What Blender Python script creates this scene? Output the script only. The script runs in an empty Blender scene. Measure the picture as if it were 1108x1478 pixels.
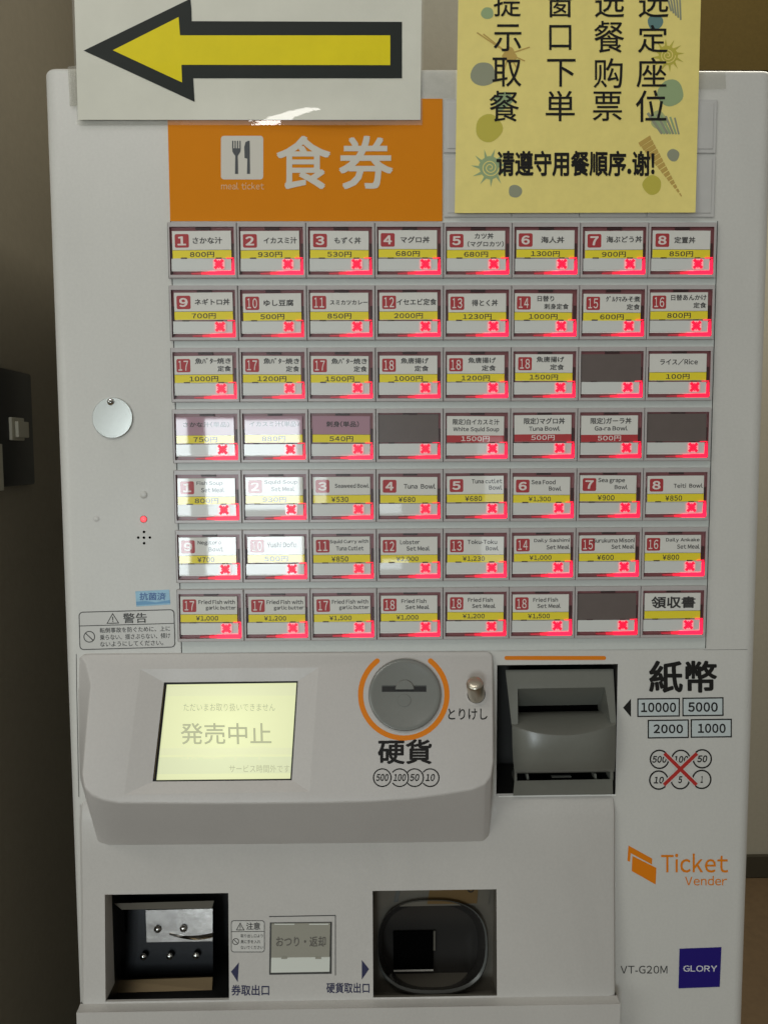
import bpy, bmesh, math, random
from mathutils import Vector, Matrix

S = bpy.context.scene
COL = S.collection
random.seed(7)

# ------------------------------------------------------------------ camera
# machine front: the plane y = 0, x to the right, y into the machine, z up (metres)
Z0 = 1.336                                   # height of the middle button row above the floor
F = 1110.0                                   # focal length for a 1108 x 1478 picture
R0 = Vector((0.9998571, 0.0045218, -0.0162882))      # right axis  (x, down, into)
R1 = Vector((-0.0057691, 0.9969859, -0.0773682))     # down axis
R2 = Vector((0.0158893, 0.0774511, 0.9968695))       # forward axis
CAM = Vector((-0.059873, -0.646029, Z0 - 0.036129))
toW = lambda v: Vector((v[0], v[2], -v[1]))
r_, u_, b_ = toW(R0), -toW(R1), -toW(R2)
cam_d = bpy.data.cameras.new('camera')
cam = bpy.data.objects.new('camera', cam_d)
COL.objects.link(cam)
mw = Matrix.Identity(4)
for i in range(3):
    mw[i][0], mw[i][1], mw[i][2], mw[i][3] = r_[i], u_[i], b_[i], CAM[i]
cam.matrix_world = mw
cam_d.sensor_fit = 'VERTICAL'
cam_d.sensor_height = 36.0
cam_d.lens = F * 36.0 / 1478.0
cam_d.clip_start = 0.02
cam_d.clip_end = 50
S.camera = cam

# ------------------------------------------------------------------ light
world = bpy.data.worlds.new('World')
S.world = world
world.use_nodes = True
bg = world.node_tree.nodes['Background']
bg.inputs[0].default_value = (1.0, 0.965, 0.86, 1)
bg.inputs[1].default_value = 0.25


def ray(px, py):
    d = R0 * ((px - 554) / F) + R1 * ((py - 739) / F) + R2
    return toW(d)


def lamp(name, loc, target, sx, sy, radiance, color):
    l = bpy.data.lights.new(name, 'AREA')
    l.shape = 'RECTANGLE'
    l.size, l.size_y = sx, sy
    l.energy = radiance * math.pi * sx * sy
    l.color = color
    o = bpy.data.objects.new(name, l)
    COL.objects.link(o)
    o.location = loc
    o.rotation_euler = (Vector(target) - Vector(loc)).to_track_quat('-Z', 'Y').to_euler()
    return o


# daylight through two panes of a window across the room, behind the viewer to the left
WY = -2.6
lamp('window_and_added_light', (-0.885, WY, 1.11), (-0.885, 0, 1.11), 0.13, 0.62, 18, (0.86, 0.96, 1.0))
lamp('window_and_added_light', (-0.560, WY, 1.10), (-0.560, 0, 1.10), 0.37, 0.64, 19, (0.86, 0.96, 1.0))
# narrow unseen lamps added to put dim streaks in the button covers
lamp('window_and_added_light', (0.45, WY, 1.12), (0.45, 0, 1.12), 0.10, 0.55, 2.6, (0.9, 0.98, 1.0))
lamp('window_and_added_light', (-0.27, WY, 1.17), (-0.27, 0, 1.17), 0.05, 0.26, 8, (0.86, 0.96, 1.0))
lamp('window_and_added_light', (0.02, WY, 0.80), (0.02, 0, 0.80), 0.11, 0.07, 8, (0.86, 0.96, 1.0))
# ceiling lamps of the room
lamp('ceiling_light', (-0.35, -1.25, 2.75), (-0.15, 0, 1.35), 1.8, 1.1, 0.30, (1.0, 0.955, 0.86))
lamp('ceiling_tube', (-0.75, -0.95, 2.62), (-0.25, 0, 1.4), 1.15, 0.14, 13, (1.0, 0.97, 0.90))
lamp('ceiling_light', (0.95, 0.75, 2.95), (0.1, 0.75, 1.2), 1.1, 0.9, 8.5, (1.0, 0.95, 0.80))
# wide soft fill added far left, where no button cover mirrors it
lamp('window_and_added_light', (-2.3, -2.1, 1.6), (-0.1, 0, 1.15), 1.3, 1.5, 2.5, (0.95, 1.0, 0.95))

S.view_settings.view_transform = 'Standard'
S.view_settings.look = 'None'
S.view_settings.exposure = -0.17
S.view_settings.gamma = 1
S.view_settings.use_curve_mapping = False
S.render.engine = 'CYCLES'
S.cycles.use_denoising = True
S.cycles.max_bounces = 8
S.cycles.sample_clamp_indirect = 4


# ------------------------------------------------------------------ materials
def mat(name, rgb, rough=0.5, metal=0.0, coat=0.0, emis=None, estr=0.0, mottle=0.0, mscale=60.0,
        bump=0.0, bscale=900.0, spec=0.5, coat_rough=0.03, grime=0.0, vary=0.0, uneven=0.0, hotspot=None):
    m = bpy.data.materials.new(name)
    m.use_nodes = True
    nt = m.node_tree
    b = nt.nodes['Principled BSDF']
    b.inputs['Base Color'].default_value = (*rgb, 1)
    b.inputs['Roughness'].default_value = rough
    b.inputs['Metallic'].default_value = metal
    b.inputs['Coat Weight'].default_value = coat
    b.inputs['Coat Roughness'].default_value = coat_rough
    b.inputs['Specular IOR Level'].default_value = spec
    if emis:
        b.inputs['Emission Color'].default_value = (*emis, 1)
        b.inputs['Emission Strength'].default_value = estr
    tc = nt.nodes.new('ShaderNodeTexCoord')
    if mottle:
        n = nt.nodes.new('ShaderNodeTexNoise')
        n.inputs['Scale'].default_value = mscale
        n.inputs['Detail'].default_value = 6
        n.inputs['Roughness'].default_value = 0.65
        nt.links.new(tc.outputs['Object'], n.inputs['Vector'])
        r = nt.nodes.new('ShaderNodeMapRange')
        r.inputs['From Min'].default_value = 0.25
        r.inputs['From Max'].default_value = 0.75
        r.inputs['To Min'].default_value = 1 - mottle
        r.inputs['To Max'].default_value = 1 + mottle
        nt.links.new(n.outputs['Fac'], r.inputs['Value'])
        mx = nt.nodes.new('ShaderNodeMix')
        mx.data_type = 'RGBA'
        mx.blend_type = 'MULTIPLY'
        mx.inputs['Factor'].default_value = 1
        mx.inputs['A'].default_value = (*rgb, 1)
        nt.links.new(r.outputs['Result'], mx.inputs['B'])
        if grime:
            # wiped-over dirt: broad faint patches and a few darker smears
            mp_ = nt.nodes.new('ShaderNodeMapping')
            mp_.inputs['Scale'].default_value = (9, 9, 5)
            nt.links.new(tc.outputs['Object'], mp_.inputs['Vector'])
            g = nt.nodes.new('ShaderNodeTexNoise')
            g.inputs['Scale'].default_value = 1.0
            g.inputs['Detail'].default_value = 7
            g.inputs['Roughness'].default_value = 0.6
            g.inputs['Distortion'].default_value = 0.6
            nt.links.new(mp_.outputs['Vector'], g.inputs['Vector'])
            gr = nt.nodes.new('ShaderNodeMapRange')
            gr.inputs['From Min'].default_value = 0.35
            gr.inputs['From Max'].default_value = 0.72
            gr.inputs['To Min'].default_value = 1 + grime * .3
            gr.inputs['To Max'].default_value = 1 - grime
            nt.links.new(g.outputs['Fac'], gr.inputs['Value'])
            mu = nt.nodes.new('ShaderNodeMath')
            mu.operation = 'MULTIPLY'
            nt.links.new(r.outputs['Result'], mu.inputs[0])
            nt.links.new(gr.outputs['Result'], mu.inputs[1])
            nt.links.new(mu.outputs[0], mx.inputs['B'])
            rr_ = nt.nodes.new('ShaderNodeMapRange')
            rr_.inputs['From Min'].default_value = 0.3
            rr_.inputs['From Max'].default_value = 0.7
            rr_.inputs['To Min'].default_value = rough - 0.05
            rr_.inputs['To Max'].default_value = rough + 0.10
            nt.links.new(g.outputs['Fac'], rr_.inputs['Value'])
            nt.links.new(rr_.outputs['Result'], b.inputs['Roughness'])
        nt.links.new(mx.outputs['Result'], b.inputs['Base Color'])
    if vary:
        # no two lamps equally bright
        oi = nt.nodes.new('ShaderNodeObjectInfo')
        vr = nt.nodes.new('ShaderNodeMapRange')
        vr.inputs['To Min'].default_value = estr * (1 - vary)
        vr.inputs['To Max'].default_value = estr * (1 + vary)
        nt.links.new(oi.outputs['Random'], vr.inputs['Value'])
        nt.links.new(vr.outputs['Result'], b.inputs['Emission Strength'])
    if uneven:
        un = nt.nodes.new('ShaderNodeTexNoise')
        un.inputs['Scale'].default_value = 16
        un.inputs['Detail'].default_value = 2
        nt.links.new(tc.outputs['Object'], un.inputs['Vector'])
        ur = nt.nodes.new('ShaderNodeMapRange')
        ur.inputs['From Min'].default_value = 0.3
        ur.inputs['From Max'].default_value = 0.7
        ur.inputs['To Min'].default_value = estr * (1 - uneven)
        ur.inputs['To Max'].default_value = estr * (1 + uneven)
        nt.links.new(un.outputs['Fac'], ur.inputs['Value'])
        nt.links.new(ur.outputs['Result'], b.inputs['Emission Strength'])
    if hotspot:
        # the lamp behind the glass is strongest in the middle
        di = nt.nodes.new('ShaderNodeVectorMath')
        di.operation = 'DISTANCE'
        di.inputs[1].default_value = hotspot
        nt.links.new(tc.outputs['Object'], di.inputs[0])
        hr = nt.nodes.new('ShaderNodeMapRange')
        hr.inputs['From Max'].default_value = 0.072
        hr.inputs['To Min'].default_value = estr * 1.08
        hr.inputs['To Max'].default_value = estr * 0.80
        nt.links.new(di.outputs['Value'], hr.inputs['Value'])
        nt.links.new(hr.outputs['Result'], b.inputs['Emission Strength'])
    if bump:
        n = nt.nodes.new('ShaderNodeTexNoise')
        n.inputs['Scale'].default_value = bscale
        n.inputs['Detail'].default_value = 3
        nt.links.new(tc.outputs['Object'], n.inputs['Vector'])
        bp = nt.nodes.new('ShaderNodeBump')
        bp.inputs['Strength'].default_value = bump
        bp.inputs['Distance'].default_value = 0.001
        nt.links.new(n.outputs['Fac'], bp.inputs['Height'])
        nt.links.new(bp.outputs['Normal'], b.inputs['Normal'])
        if coat:
            nt.links.new(bp.outputs['Normal'], b.inputs['Coat Normal'])
    return m


PAINT = mat('powder_coat_paint', (0.57, 0.56, 0.525), 0.36, mottle=0.045, mscale=420, grime=0.06, bump=0.10, bscale=1500)
PLASTIC = mat('warm_grey_plastic', (0.51, 0.485, 0.46), 0.38, mottle=0.04, mscale=500, grime=0.05, bump=0.10, bscale=1800)
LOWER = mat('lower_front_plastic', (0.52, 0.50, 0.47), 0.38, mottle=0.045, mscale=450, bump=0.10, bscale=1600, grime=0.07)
STRIP = mat('button_panel_plastic', (0.56, 0.58, 0.55), 0.4, mottle=0.03, mscale=300)
RIM = mat('button_frame_plastic', (0.43, 0.40, 0.39), 0.32, mottle=0.04, mscale=300)
GAP = mat('gap_shadow_black', (0.02, 0.02, 0.02), 0.8)
MAROON = mat('button_well_red_plastic', (0.24, 0.085, 0.09), 0.3)
DARKTAB = mat('dark_clip_plastic', (0.05, 0.02, 0.02), 0.4)
CARD = mat('printed_card_white', (0.66, 0.65, 0.60), 0.5, coat=1.0, mottle=0.02, mscale=200)
PINK = mat('printed_card_pink', (0.36, 0.20, 0.25), 0.5, coat=1.0)
YELLOW = mat('printed_yellow', (0.80, 0.66, 0.01), 0.5, coat=1.0)
REDBAND = mat('printed_red_band', (0.40, 0.015, 0.02), 0.5, coat=1.0)
BADGE = mat('printed_badge_red', (0.38, 0.016, 0.022), 0.5, coat=1.0)
INK = mat('printed_ink_black', (0.012, 0.011, 0.010), 0.6, spec=0.2)
CARDINK = mat('card_ink_black', (0.02, 0.018, 0.018), 0.5, coat=1.0)
CARDWHITE = mat('card_ink_white', (0.72, 0.62, 0.58), 0.5, coat=1.0)
SMOKE = mat('smoky_blank_card', (0.105, 0.080, 0.072), 0.4, coat=1.0, mottle=0.08, mscale=60)
BAR = mat('milky_light_bar', (0.62, 0.63, 0.60), 0.35, coat=0.7)
BAREDGE = mat('light_bar_edge', (0.8, 0.8, 0.76), 0.4)
LEDRED = mat('lit_red_led', (0.5, 0.0, 0.02), 0.4, emis=(1.0, 0.012, 0.05), estr=1.9, vary=0.25)
LEDDIM = mat('lit_red_led_end', (0.4, 0.03, 0.04), 0.4, emis=(1.0, 0.012, 0.05), estr=0.85, vary=0.25)
LEDFAINT = mat('lit_red_led_tail', (0.25, 0.05, 0.06), 0.4, emis=(1.0, 0.012, 0.05), estr=0.3, vary=0.25)
LEDMARK = mat('lit_red_mark', (0.5, 0.0, 0.02), 0.4, emis=(1.0, 0.008, 0.055), estr=0.95, vary=0.15)
HALO1 = mat('led_halo', (0.62, 0.45, 0.44), 0.35, coat=0.7, emis=(1.0, 0.13, 0.17), estr=0.85, vary=0.2)
HALO2 = mat('led_halo_edge', (0.62, 0.55, 0.53), 0.35, coat=0.7, emis=(1.0, 0.10, 0.14), estr=0.26, vary=0.2)
ORANGE = mat('printed_orange', (0.66, 0.215, 0.002), 0.22, spec=0.35, mottle=0.02, mscale=30)
ORANGEINK = mat('orange_ink', (0.70, 0.20, 0.006), 0.4, spec=0.25)
HEADWHITE = mat('header_white', (0.60, 0.57, 0.50), 0.4)
HEADPALE = mat('header_pale_ink', (0.70, 0.46, 0.26), 0.4)
HEADGREY = mat('header_icon_grey', (0.06, 0.065, 0.07), 0.4)
BLANK = mat('blank_cover_plastic', (0.50, 0.49, 0.47), 0.3, mottle=0.03, mscale=80)
PAPER = mat('laminated_paper', (0.64, 0.63, 0.54), 0.5, coat=1.0, coat_rough=0.035, mottle=0.075, mscale=13, bump=0.22, bscale=30)
ARROWBLACK = mat('arrow_black_ink', (0.012, 0.016, 0.014), 0.5, spec=0.2, coat=0.2, coat_rough=0.08, bump=0.2, bscale=45)
ARROWYELLOW = mat('arrow_yellow_ink', (0.76, 0.62, 0.0), 0.5, spec=0.25, coat=0.25, coat_rough=0.05, mottle=0.06, mscale=25, bump=0.2, bscale=45)
POSTER = mat('yellow_poster_paper', (0.80, 0.67, 0.21), 0.6, mottle=0.05, mscale=70, bump=0.05, bscale=90)
METAL = mat('polished_steel', (0.62, 0.62, 0.60), 0.10, metal=1.0)
SATIN = mat('satin_steel', (0.36, 0.345, 0.33), 0.26, metal=1.0, mottle=0.35, mscale=28, bump=0.25, bscale=50)
DARKSTEEL = mat('dark_blue_steel', (0.033, 0.034, 0.036), 0.24, metal=1.0)
BRASS = mat('warm_steel_strip', (0.13, 0.10, 0.06), 0.28, metal=1.0)
KNOB = mat('pale_gold_knob', (0.52, 0.48, 0.40), 0.32, metal=1.0)
SLOTGREY = mat('coin_slot_grey', (0.18, 0.185, 0.17), 0.22, mottle=0.03, mscale=200)
BILLGREY = mat('bill_unit_grey', (0.15, 0.152, 0.132), 0.30, mottle=0.04, mscale=220, bump=0.05, bscale=1600)
BLACK = mat('black_plastic', (0.008, 0.008, 0.008), 0.4)
LINING = mat('dark_lining', (0.03, 0.029, 0.026), 0.45)
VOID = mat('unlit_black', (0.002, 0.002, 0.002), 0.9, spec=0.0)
CUP = mat('dark_coin_cup', (0.030, 0.028, 0.026), 0.22)
CUPRIM = mat('coin_cup_rim', (0.10, 0.105, 0.10), 0.22)
CUPWALL = mat('coin_recess_wall', (0.12, 0.11, 0.09), 0.35)
TAN = mat('tan_reflection', (0.13, 0.08, 0.03), 0.35)
HOT = (-0.155, -0.021, Z0 - 0.266)      # middle of the display, measured from the machine's foot
LCD = mat('lit_screen', (0.3, 0.3, 0.2), 0.2, emis=(0.90, 0.95, 0.54), estr=0.86, hotspot=HOT)
LCDTEXT = mat('lit_screen_text', (0.3, 0.3, 0.2), 0.25, emis=(0.52, 0.55, 0.34), estr=0.64)
LCDSHADE = mat('lit_screen_band', (0.3, 0.3, 0.2), 0.25, emis=(0.80, 0.86, 0.54), estr=0.86, hotspot=HOT)
LCDFAINT = mat('lit_screen_ghost', (0.3, 0.3, 0.2), 0.25, emis=(0.86, 0.90, 0.55), estr=0.86, hotspot=HOT)
RETGREY = mat('return_button_grey', (0.30, 0.29, 0.24), 0.4, coat=0.5)
RETTEXT = mat('return_button_ink', (0.11, 0.10, 0.085), 0.5)
RETBAR = mat('return_button_white', (0.66, 0.68, 0.62), 0.35, coat=0.5)
NAVY = mat('navy_ink', (0.02, 0.022, 0.07), 0.5)
GREYINK = mat('grey_label_ink', (0.06, 0.06, 0.057), 0.5, spec=0.3)
BLUESTICK = mat('blue_sticker', (0.25, 0.46, 0.60), 0.3, mottle=0.12, mscale=120)
BLUEINK = mat('blue_sticker_ink', (0.05, 0.13, 0.33), 0.4)
BLUEDARK = mat('blue_sticker_wave', (0.10, 0.28, 0.48), 0.3)
BRANDBLUE = mat('deep_blue_badge', (0.012, 0.006, 0.16), 0.35)
BRANDWHITE = mat('badge_lettering', (0.62, 0.62, 0.66), 0.4)
REDINK = mat('red_cross_ink', (0.42, 0.02, 0.015), 0.5)
BOXFILL = mat('pale_blue_box', (0.50, 0.55, 0.55), 0.45)


def clear(name, tint, haze, gloss, rough, bump, bscale):
    m = mat(name, tint, 0.6)
    nt = m.node_tree
    b = nt.nodes['Principled BSDF']
    out = nt.nodes['Material Output']
    tr = nt.nodes.new('ShaderNodeBsdfTransparent')
    tr.inputs[0].default_value = (0.97, 0.97, 0.95, 1)
    gl = nt.nodes.new('ShaderNodeBsdfGlossy')
    gl.inputs['Roughness'].default_value = rough
    n = nt.nodes.new('ShaderNodeTexNoise')
    n.inputs['Scale'].default_value = bscale
    n.inputs['Detail'].default_value = 4
    tc = nt.nodes.new('ShaderNodeTexCoord')
    nt.links.new(tc.outputs['Object'], n.inputs['Vector'])
    bp = nt.nodes.new('ShaderNodeBump')
    bp.inputs['Strength'].default_value = bump
    bp.inputs['Distance'].default_value = 0.002
    nt.links.new(n.outputs['Fac'], bp.inputs['Height'])
    nt.links.new(bp.outputs['Normal'], gl.inputs['Normal'])
    m1 = nt.nodes.new('ShaderNodeMixShader')
    m1.inputs[0].default_value = haze
    nt.links.new(tr.outputs[0], m1.inputs[1])
    nt.links.new(b.outputs[0], m1.inputs[2])
    m2 = nt.nodes.new('ShaderNodeMixShader')
    m2.inputs[0].default_value = gloss
    nt.links.new(m1.outputs[0], m2.inputs[1])
    nt.links.new(gl.outputs[0], m2.inputs[2])
    nt.links.new(m2.outputs[0], out.inputs['Surface'])
    return m


TAPE = clear('clear_tape', (0.5, 0.48, 0.42), 0.16, 0.08, 0.06, 0.5, 45)
FILM = clear('clear_laminate_edge', (0.52, 0.51, 0.46), 0.14, 0.10, 0.05, 0.3, 40)
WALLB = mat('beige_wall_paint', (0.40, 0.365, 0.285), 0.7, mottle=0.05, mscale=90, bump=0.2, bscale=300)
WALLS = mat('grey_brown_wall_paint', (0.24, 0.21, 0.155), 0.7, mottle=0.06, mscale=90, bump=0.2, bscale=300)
BROWN = mat('brown_board', (0.056, 0.038, 0.010), 0.9, spec=0.1, mottle=0.10, mscale=120)
SKIRT = mat('dark_skirting', (0.045, 0.036, 0.02), 0.6)
FLOORM = mat('brown_floor', (0.145, 0.092, 0.045), 0.6, mottle=0.15, mscale=35)
PLATE = mat('black_switch_plate', (0.012, 0.012, 0.011), 0.45)
ROCKER = mat('ivory_switch', (0.42, 0.40, 0.32), 0.4)
# poster pictures
PT = mat('poster_teal', (0.29, 0.38, 0.19), 0.6)
PB = mat('poster_blue', (0.11, 0.21, 0.20), 0.6)
PG = mat('poster_slate', (0.27, 0.28, 0.19), 0.6)
PY = mat('poster_olive', (0.50, 0.43, 0.055), 0.6)
PO = mat('poster_ochre', (0.50, 0.33, 0.075), 0.6)
PTL = mat('poster_pale_teal', (0.40, 0.44, 0.19), 0.6)


# ------------------------------------------------------------------ geometry helpers
def V(px, py, p=0.0):
    """the point p millimetres in front of the machine's front seen at px, py"""
    d = ray(px, py)
    t = (-p / 1000.0 - CAM.y) / d.y
    return CAM + d * t


class Plane:
    def __init__(s, a, b, c):
        s.o = a
        s.n = (b - a).cross(c - a).normalized()
        if s.n.y > 0:
            s.n = -s.n

    def at(s, px, py, lift=0.0):
        d = ray(px, py)
        o = s.o + s.n * (lift / 1000.0)
        return CAM + d * ((o - CAM).dot(s.n) / d.dot(s.n))


def pxmap(p, step=0.12):
    return lambda a, b, l=0.0: V(a, b, p + l * step)


def plmap(pl, step=0.12):
    return lambda a, b, l=0.0: pl.at(a, b, l * step)


def uvmap(p, step=0.10):
    return lambda a, b, l=0.0: Vector((a / 1000, -(p + l * step) / 1000, -b / 1000))


class MB:
    def __init__(s):
        s.v, s.f, s.m, s.mats = [], [], [], []

    def mi(s, m):
        if m not in s.mats:
            s.mats.append(m)
        return s.mats.index(m)

    def add(s, vs, fs, m):
        o = len(s.v)
        s.v += [Vector(x) for x in vs]
        k = s.mi(m)
        for f in fs:
            s.f.append([i + o for i in f])
            s.m.append(k)

    def poly(s, pts, mp, m, l=0.0):
        s.add([mp(a, b, l) for a, b in pts], [list(range(len(pts)))], m)

    def rect(s, x0, y0, x1, y1, mp, m, l=0.0):
        s.poly([(x0, y0), (x1, y0), (x1, y1), (x0, y1)], mp, m, l)

    def rrect(s, x0, y0, x1, y1, r, mp, m, l=0.0, n=5):
        s.poly(rr(x0, y0, x1, y1, r, n), mp, m, l)

    def ring(s, outer, inner, mp, m, l=0.0):
        n = len(outer)
        s.add([mp(a, b, l) for a, b in outer] + [mp(a, b, l) for a, b in inner],
              [[i, (i + 1) % n, n + (i + 1) % n, n + i] for i in range(n)], m)

    def circ(s, cx, cy, r, mp, m, l=0.0, n=28, ry=None):
        s.poly(circle(cx, cy, r, n, ry), mp, m, l)

    def annulus(s, cx, cy, r0, r1, mp, m, l=0.0, n=36, a0=0, a1=360):
        full = a1 - a0 >= 360
        k = n if full else n + 1
        A = [math.radians(a0 + (a1 - a0) * i / n) for i in range(k)]
        vs = [mp(cx + r1 * math.cos(a), cy + r1 * math.sin(a), l) for a in A] + \
             [mp(cx + r0 * math.cos(a), cy + r0 * math.sin(a), l) for a in A]
        fs = [[i, (i + 1) % k, k + (i + 1) % k, k + i] for i in range(n)]
        s.add(vs, fs, m)

    def line(s, x0, y0, x1, y1, w, mp, m, l=0.0):
        dx, dy = x1 - x0, y1 - y0
        L = math.hypot(dx, dy)
        nx, ny = -dy / L * w / 2, dx / L * w / 2
        s.poly([(x0 + nx, y0 + ny), (x1 + nx, y1 + ny), (x1 - nx, y1 - ny), (x0 - nx, y0 - ny)], mp, m, l)

    def box(s, lo, hi, m):
        x0, y0, z0 = lo
        x1, y1, z1 = hi
        s.add([(x0, y0, z0), (x1, y0, z0), (x1, y1, z0), (x0, y1, z0), (x0, y0, z1), (x1, y0, z1), (x1, y1, z1), (x0, y1, z1)],
              [[3, 2, 1, 0], [4, 5, 6, 7], [0, 1, 5, 4], [1, 2, 6, 5], [2, 3, 7, 6], [3, 0, 4, 7]], m)

    def slab(s, pts, mp, p_thick, m, l=0.0):
        """polygon with real thickness going back towards the machine"""
        n = len(pts)
        a = [mp(x, y, l) for x, y in pts]
        b = [q + Vector((0, p_thick / 1000, 0)) for q in a]
        s.add(a + b, [list(range(n)), [n + i for i in reversed(range(n))]] +
              [[i, n + i, n + (i + 1) % n, (i + 1) % n] for i in range(n)], m)

    def dome(s, c, r, axis, m, flat=0.6, nu=14, nv=5):
        ax = Vector(axis).normalized()
        t = ax.orthogonal().normalized()
        b = ax.cross(t)
        vs, fs = [], []
        for j in range(nv + 1):
            th = math.pi / 2 * j / nv
            for i in range(nu):
                ph = 2 * math.pi * i / nu
                vs.append(c + (t * math.cos(ph) + b * math.sin(ph)) * (r * math.cos(th)) + ax * (r * flat * math.sin(th)))
        for j in range(nv):
            for i in range(nu):
                k = (i + 1) % nu
                fs.append([j * nu + i, j * nu + k, (j + 1) * nu + k, (j + 1) * nu + i])
        s.add(vs, fs, m)

    def build(s, name, parent=None, smooth=None, bevel=0.0, at=None, segs=2):
        off = Vector(at) if at is not None else (WPOS[parent.name] if parent else Vector((0, 0, 0)))
        me = bpy.data.meshes.new(name)
        me.from_pydata([v - off for v in s.v], [], s.f)
        for m in s.mats:
            me.materials.append(m)
        me.polygons.foreach_set('material_index', s.m)
        me.update()
        if bevel or smooth:
            bm = bmesh.new()
            bm.from_mesh(me)
            bmesh.ops.remove_doubles(bm, verts=bm.verts, dist=1e-6)
            bmesh.ops.recalc_face_normals(bm, faces=bm.faces)
            if bevel:
                es = [e for e in bm.edges if len(e.link_faces) == 2 and e.calc_face_angle(0) > math.radians(25)]
                bmesh.ops.bevel(bm, geom=es, offset=bevel, segments=segs, affect='EDGES', clamp_overlap=True, profile=0.5)
            bm.to_mesh(me)
            bm.free()
        if smooth:
            me.shade_smooth()
            me.set_sharp_from_angle(angle=math.radians(smooth))
        o = bpy.data.objects.new(name, me)
        COL.objects.link(o)
        if parent:
            o.parent = parent
            WPOS[o.name] = off
            if at is not None:
                o.location = off - WPOS.get(parent.name, Vector((0, 0, 0)))
        else:
            o.location = off
            WPOS[o.name] = off
        return o


WPOS = {}


def rr(x0, y0, x1, y1, r, n=5):
    pts = []
    for cx, cy, a in ((x1 - r, y0 + r, -90), (x1 - r, y1 - r, 0), (x0 + r, y1 - r, 90), (x0 + r, y0 + r, 180)):
        for i in range(n + 1):
            t = math.radians(a + 90 * i / n)
            pts.append((cx + r * math.cos(t), cy + r * math.sin(t)))
    return pts


def circle(cx, cy, r, n=28, ry=None):
    ry = ry or r
    return [(cx + r * math.cos(2 * math.pi * i / n), cy + ry * math.sin(2 * math.pi * i / n)) for i in range(n)]


# ------------------------------------------------------------------ lettering
_G = {}


def glyph(ch, res=3):
    """outline of one character as flat triangles (built-in font), in em units"""
    if ch in _G:
        return _G[ch]
    c = ch
    if '!' <= ch <= '~' and ch != '-':
        c = chr(ord(ch) + 0xFEE0)
    elif ch == '¥':
        c = '￥'
    cu = bpy.data.curves.new('g', 'FONT')
    cu.body = c
    cu.resolution_u = res
    o = bpy.data.objects.new('g', cu)
    COL.objects.link(o)
    dg = bpy.context.evaluated_depsgraph_get()
    me = bpy.data.meshes.new_from_object(o.evaluated_get(dg))
    vs = [(v.co.x, v.co.y) for v in me.vertices]
    fs = [list(p.vertices) for p in me.polygons]
    bpy.data.objects.remove(o)
    bpy.data.curves.remove(cu)
    bpy.data.meshes.remove(me)
    prop = ('!' <= ch <= '~') or ch == '¥'
    x0 = min((v[0] for v in vs), default=0)
    x1 = max((v[0] for v in vs), default=0)
    if prop:
        sb = 0.075 if ch.isdigit() else 0.062
        if ch in 'frtvwyT':
            sb = 0.035
        vs = [(x - x0 + sb, y) for x, y in vs]
        adv = x1 - x0 + 2 * sb
    else:
        adv = 0.5 if 0xFF61 <= ord(ch) <= 0xFF9F else 1.0
    if ch == ' ':
        adv = 0.27
    _G[ch] = (vs, fs, adv)
    return _G[ch]


def text(mb, s, box, mp, m, l=1.0, bold=0.0, shear=0.0, track=0.0):
    """fit the ink of s into box (x0, y0, x1, y1) of the mapped surface"""
    x = 0.0
    vs, fs = [], []
    dup = [(0, 0)]
    if bold:
        k = 8 if bold > 0.022 else 4
        dup += [(bold * math.cos(2 * math.pi * (i + .5) / k), bold * math.sin(2 * math.pi * (i + .5) / k)) for i in range(k)]
    for ch in s:
        g, gf, adv = glyph(ch)
        for k, (dx, dy) in enumerate(dup):
            o = len(vs)
            vs += [(a + x + dx + shear * b, b + dy, k) for a, b in g]
            fs += [[i + o for i in f] for f in gf]
        x += adv + track
    if not vs:
        return
    ax, bx = min(v[0] for v in vs), max(v[0] for v in vs)
    ay, by = min(v[1] for v in vs), max(v[1] for v in vs)
    x0, y0, x1, y1 = box
    sx = (x1 - x0) / max(1e-6, bx - ax)
    sy = (y1 - y0) / max(1e-6, by - ay)
    mb.add([mp(x0 + (a - ax) * sx, y1 - (b - ay) * sy, l + k * 0.03) for a, b, k in vs], fs, m)


def thing(name, loc, label, cat, group=None):
    o = bpy.data.objects.new(name, None)
    o.empty_display_size = 0.05
    COL.objects.link(o)
    o.location = loc
    WPOS[o.name] = Vector(loc)
    o['label'] = label
    o['category'] = cat
    if group:
        o['group'] = group
    return o


def struct(mb, name, **k):
    o = mb.build(name, **k)
    o['kind'] = 'structure'
    return o


# ------------------------------------------------------------------ setting
SWX = -0.445
b = MB()
b.box((-3, -4, -0.05), (4, 1.9, 0.0), FLOORM)
struct(b, 'floor')
b = MB()
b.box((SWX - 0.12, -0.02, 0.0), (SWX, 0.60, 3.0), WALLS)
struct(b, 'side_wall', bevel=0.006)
b = MB()
b.box((SWX + 0.001, 0.47, 0.0), (0.13, 0.59, 3.0), WALLB)
struct(b, 'pillar_wall', bevel=0.006)
FWY = 1.60
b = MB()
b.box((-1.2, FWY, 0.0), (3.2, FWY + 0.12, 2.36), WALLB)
struct(b, 'far_wall')
b = MB()
b.box((-1.2, FWY - 0.02, 2.362), (3.2, FWY + 0.12, 3.0), BROWN)
struct(b, 'upper_wall')
b = MB()
b.box((-1.2, FWY - 0.014, 0.001), (3.2, FWY - 0.001, 0.07), SKIRT)
struct(b, 'skirting_board', bevel=0.002)


def wall_pt(px, py, lift=0.0):
    d = ray(px, py)
    t = (SWX + lift - CAM.x) / d.x
    return CAM + d * t


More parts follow.
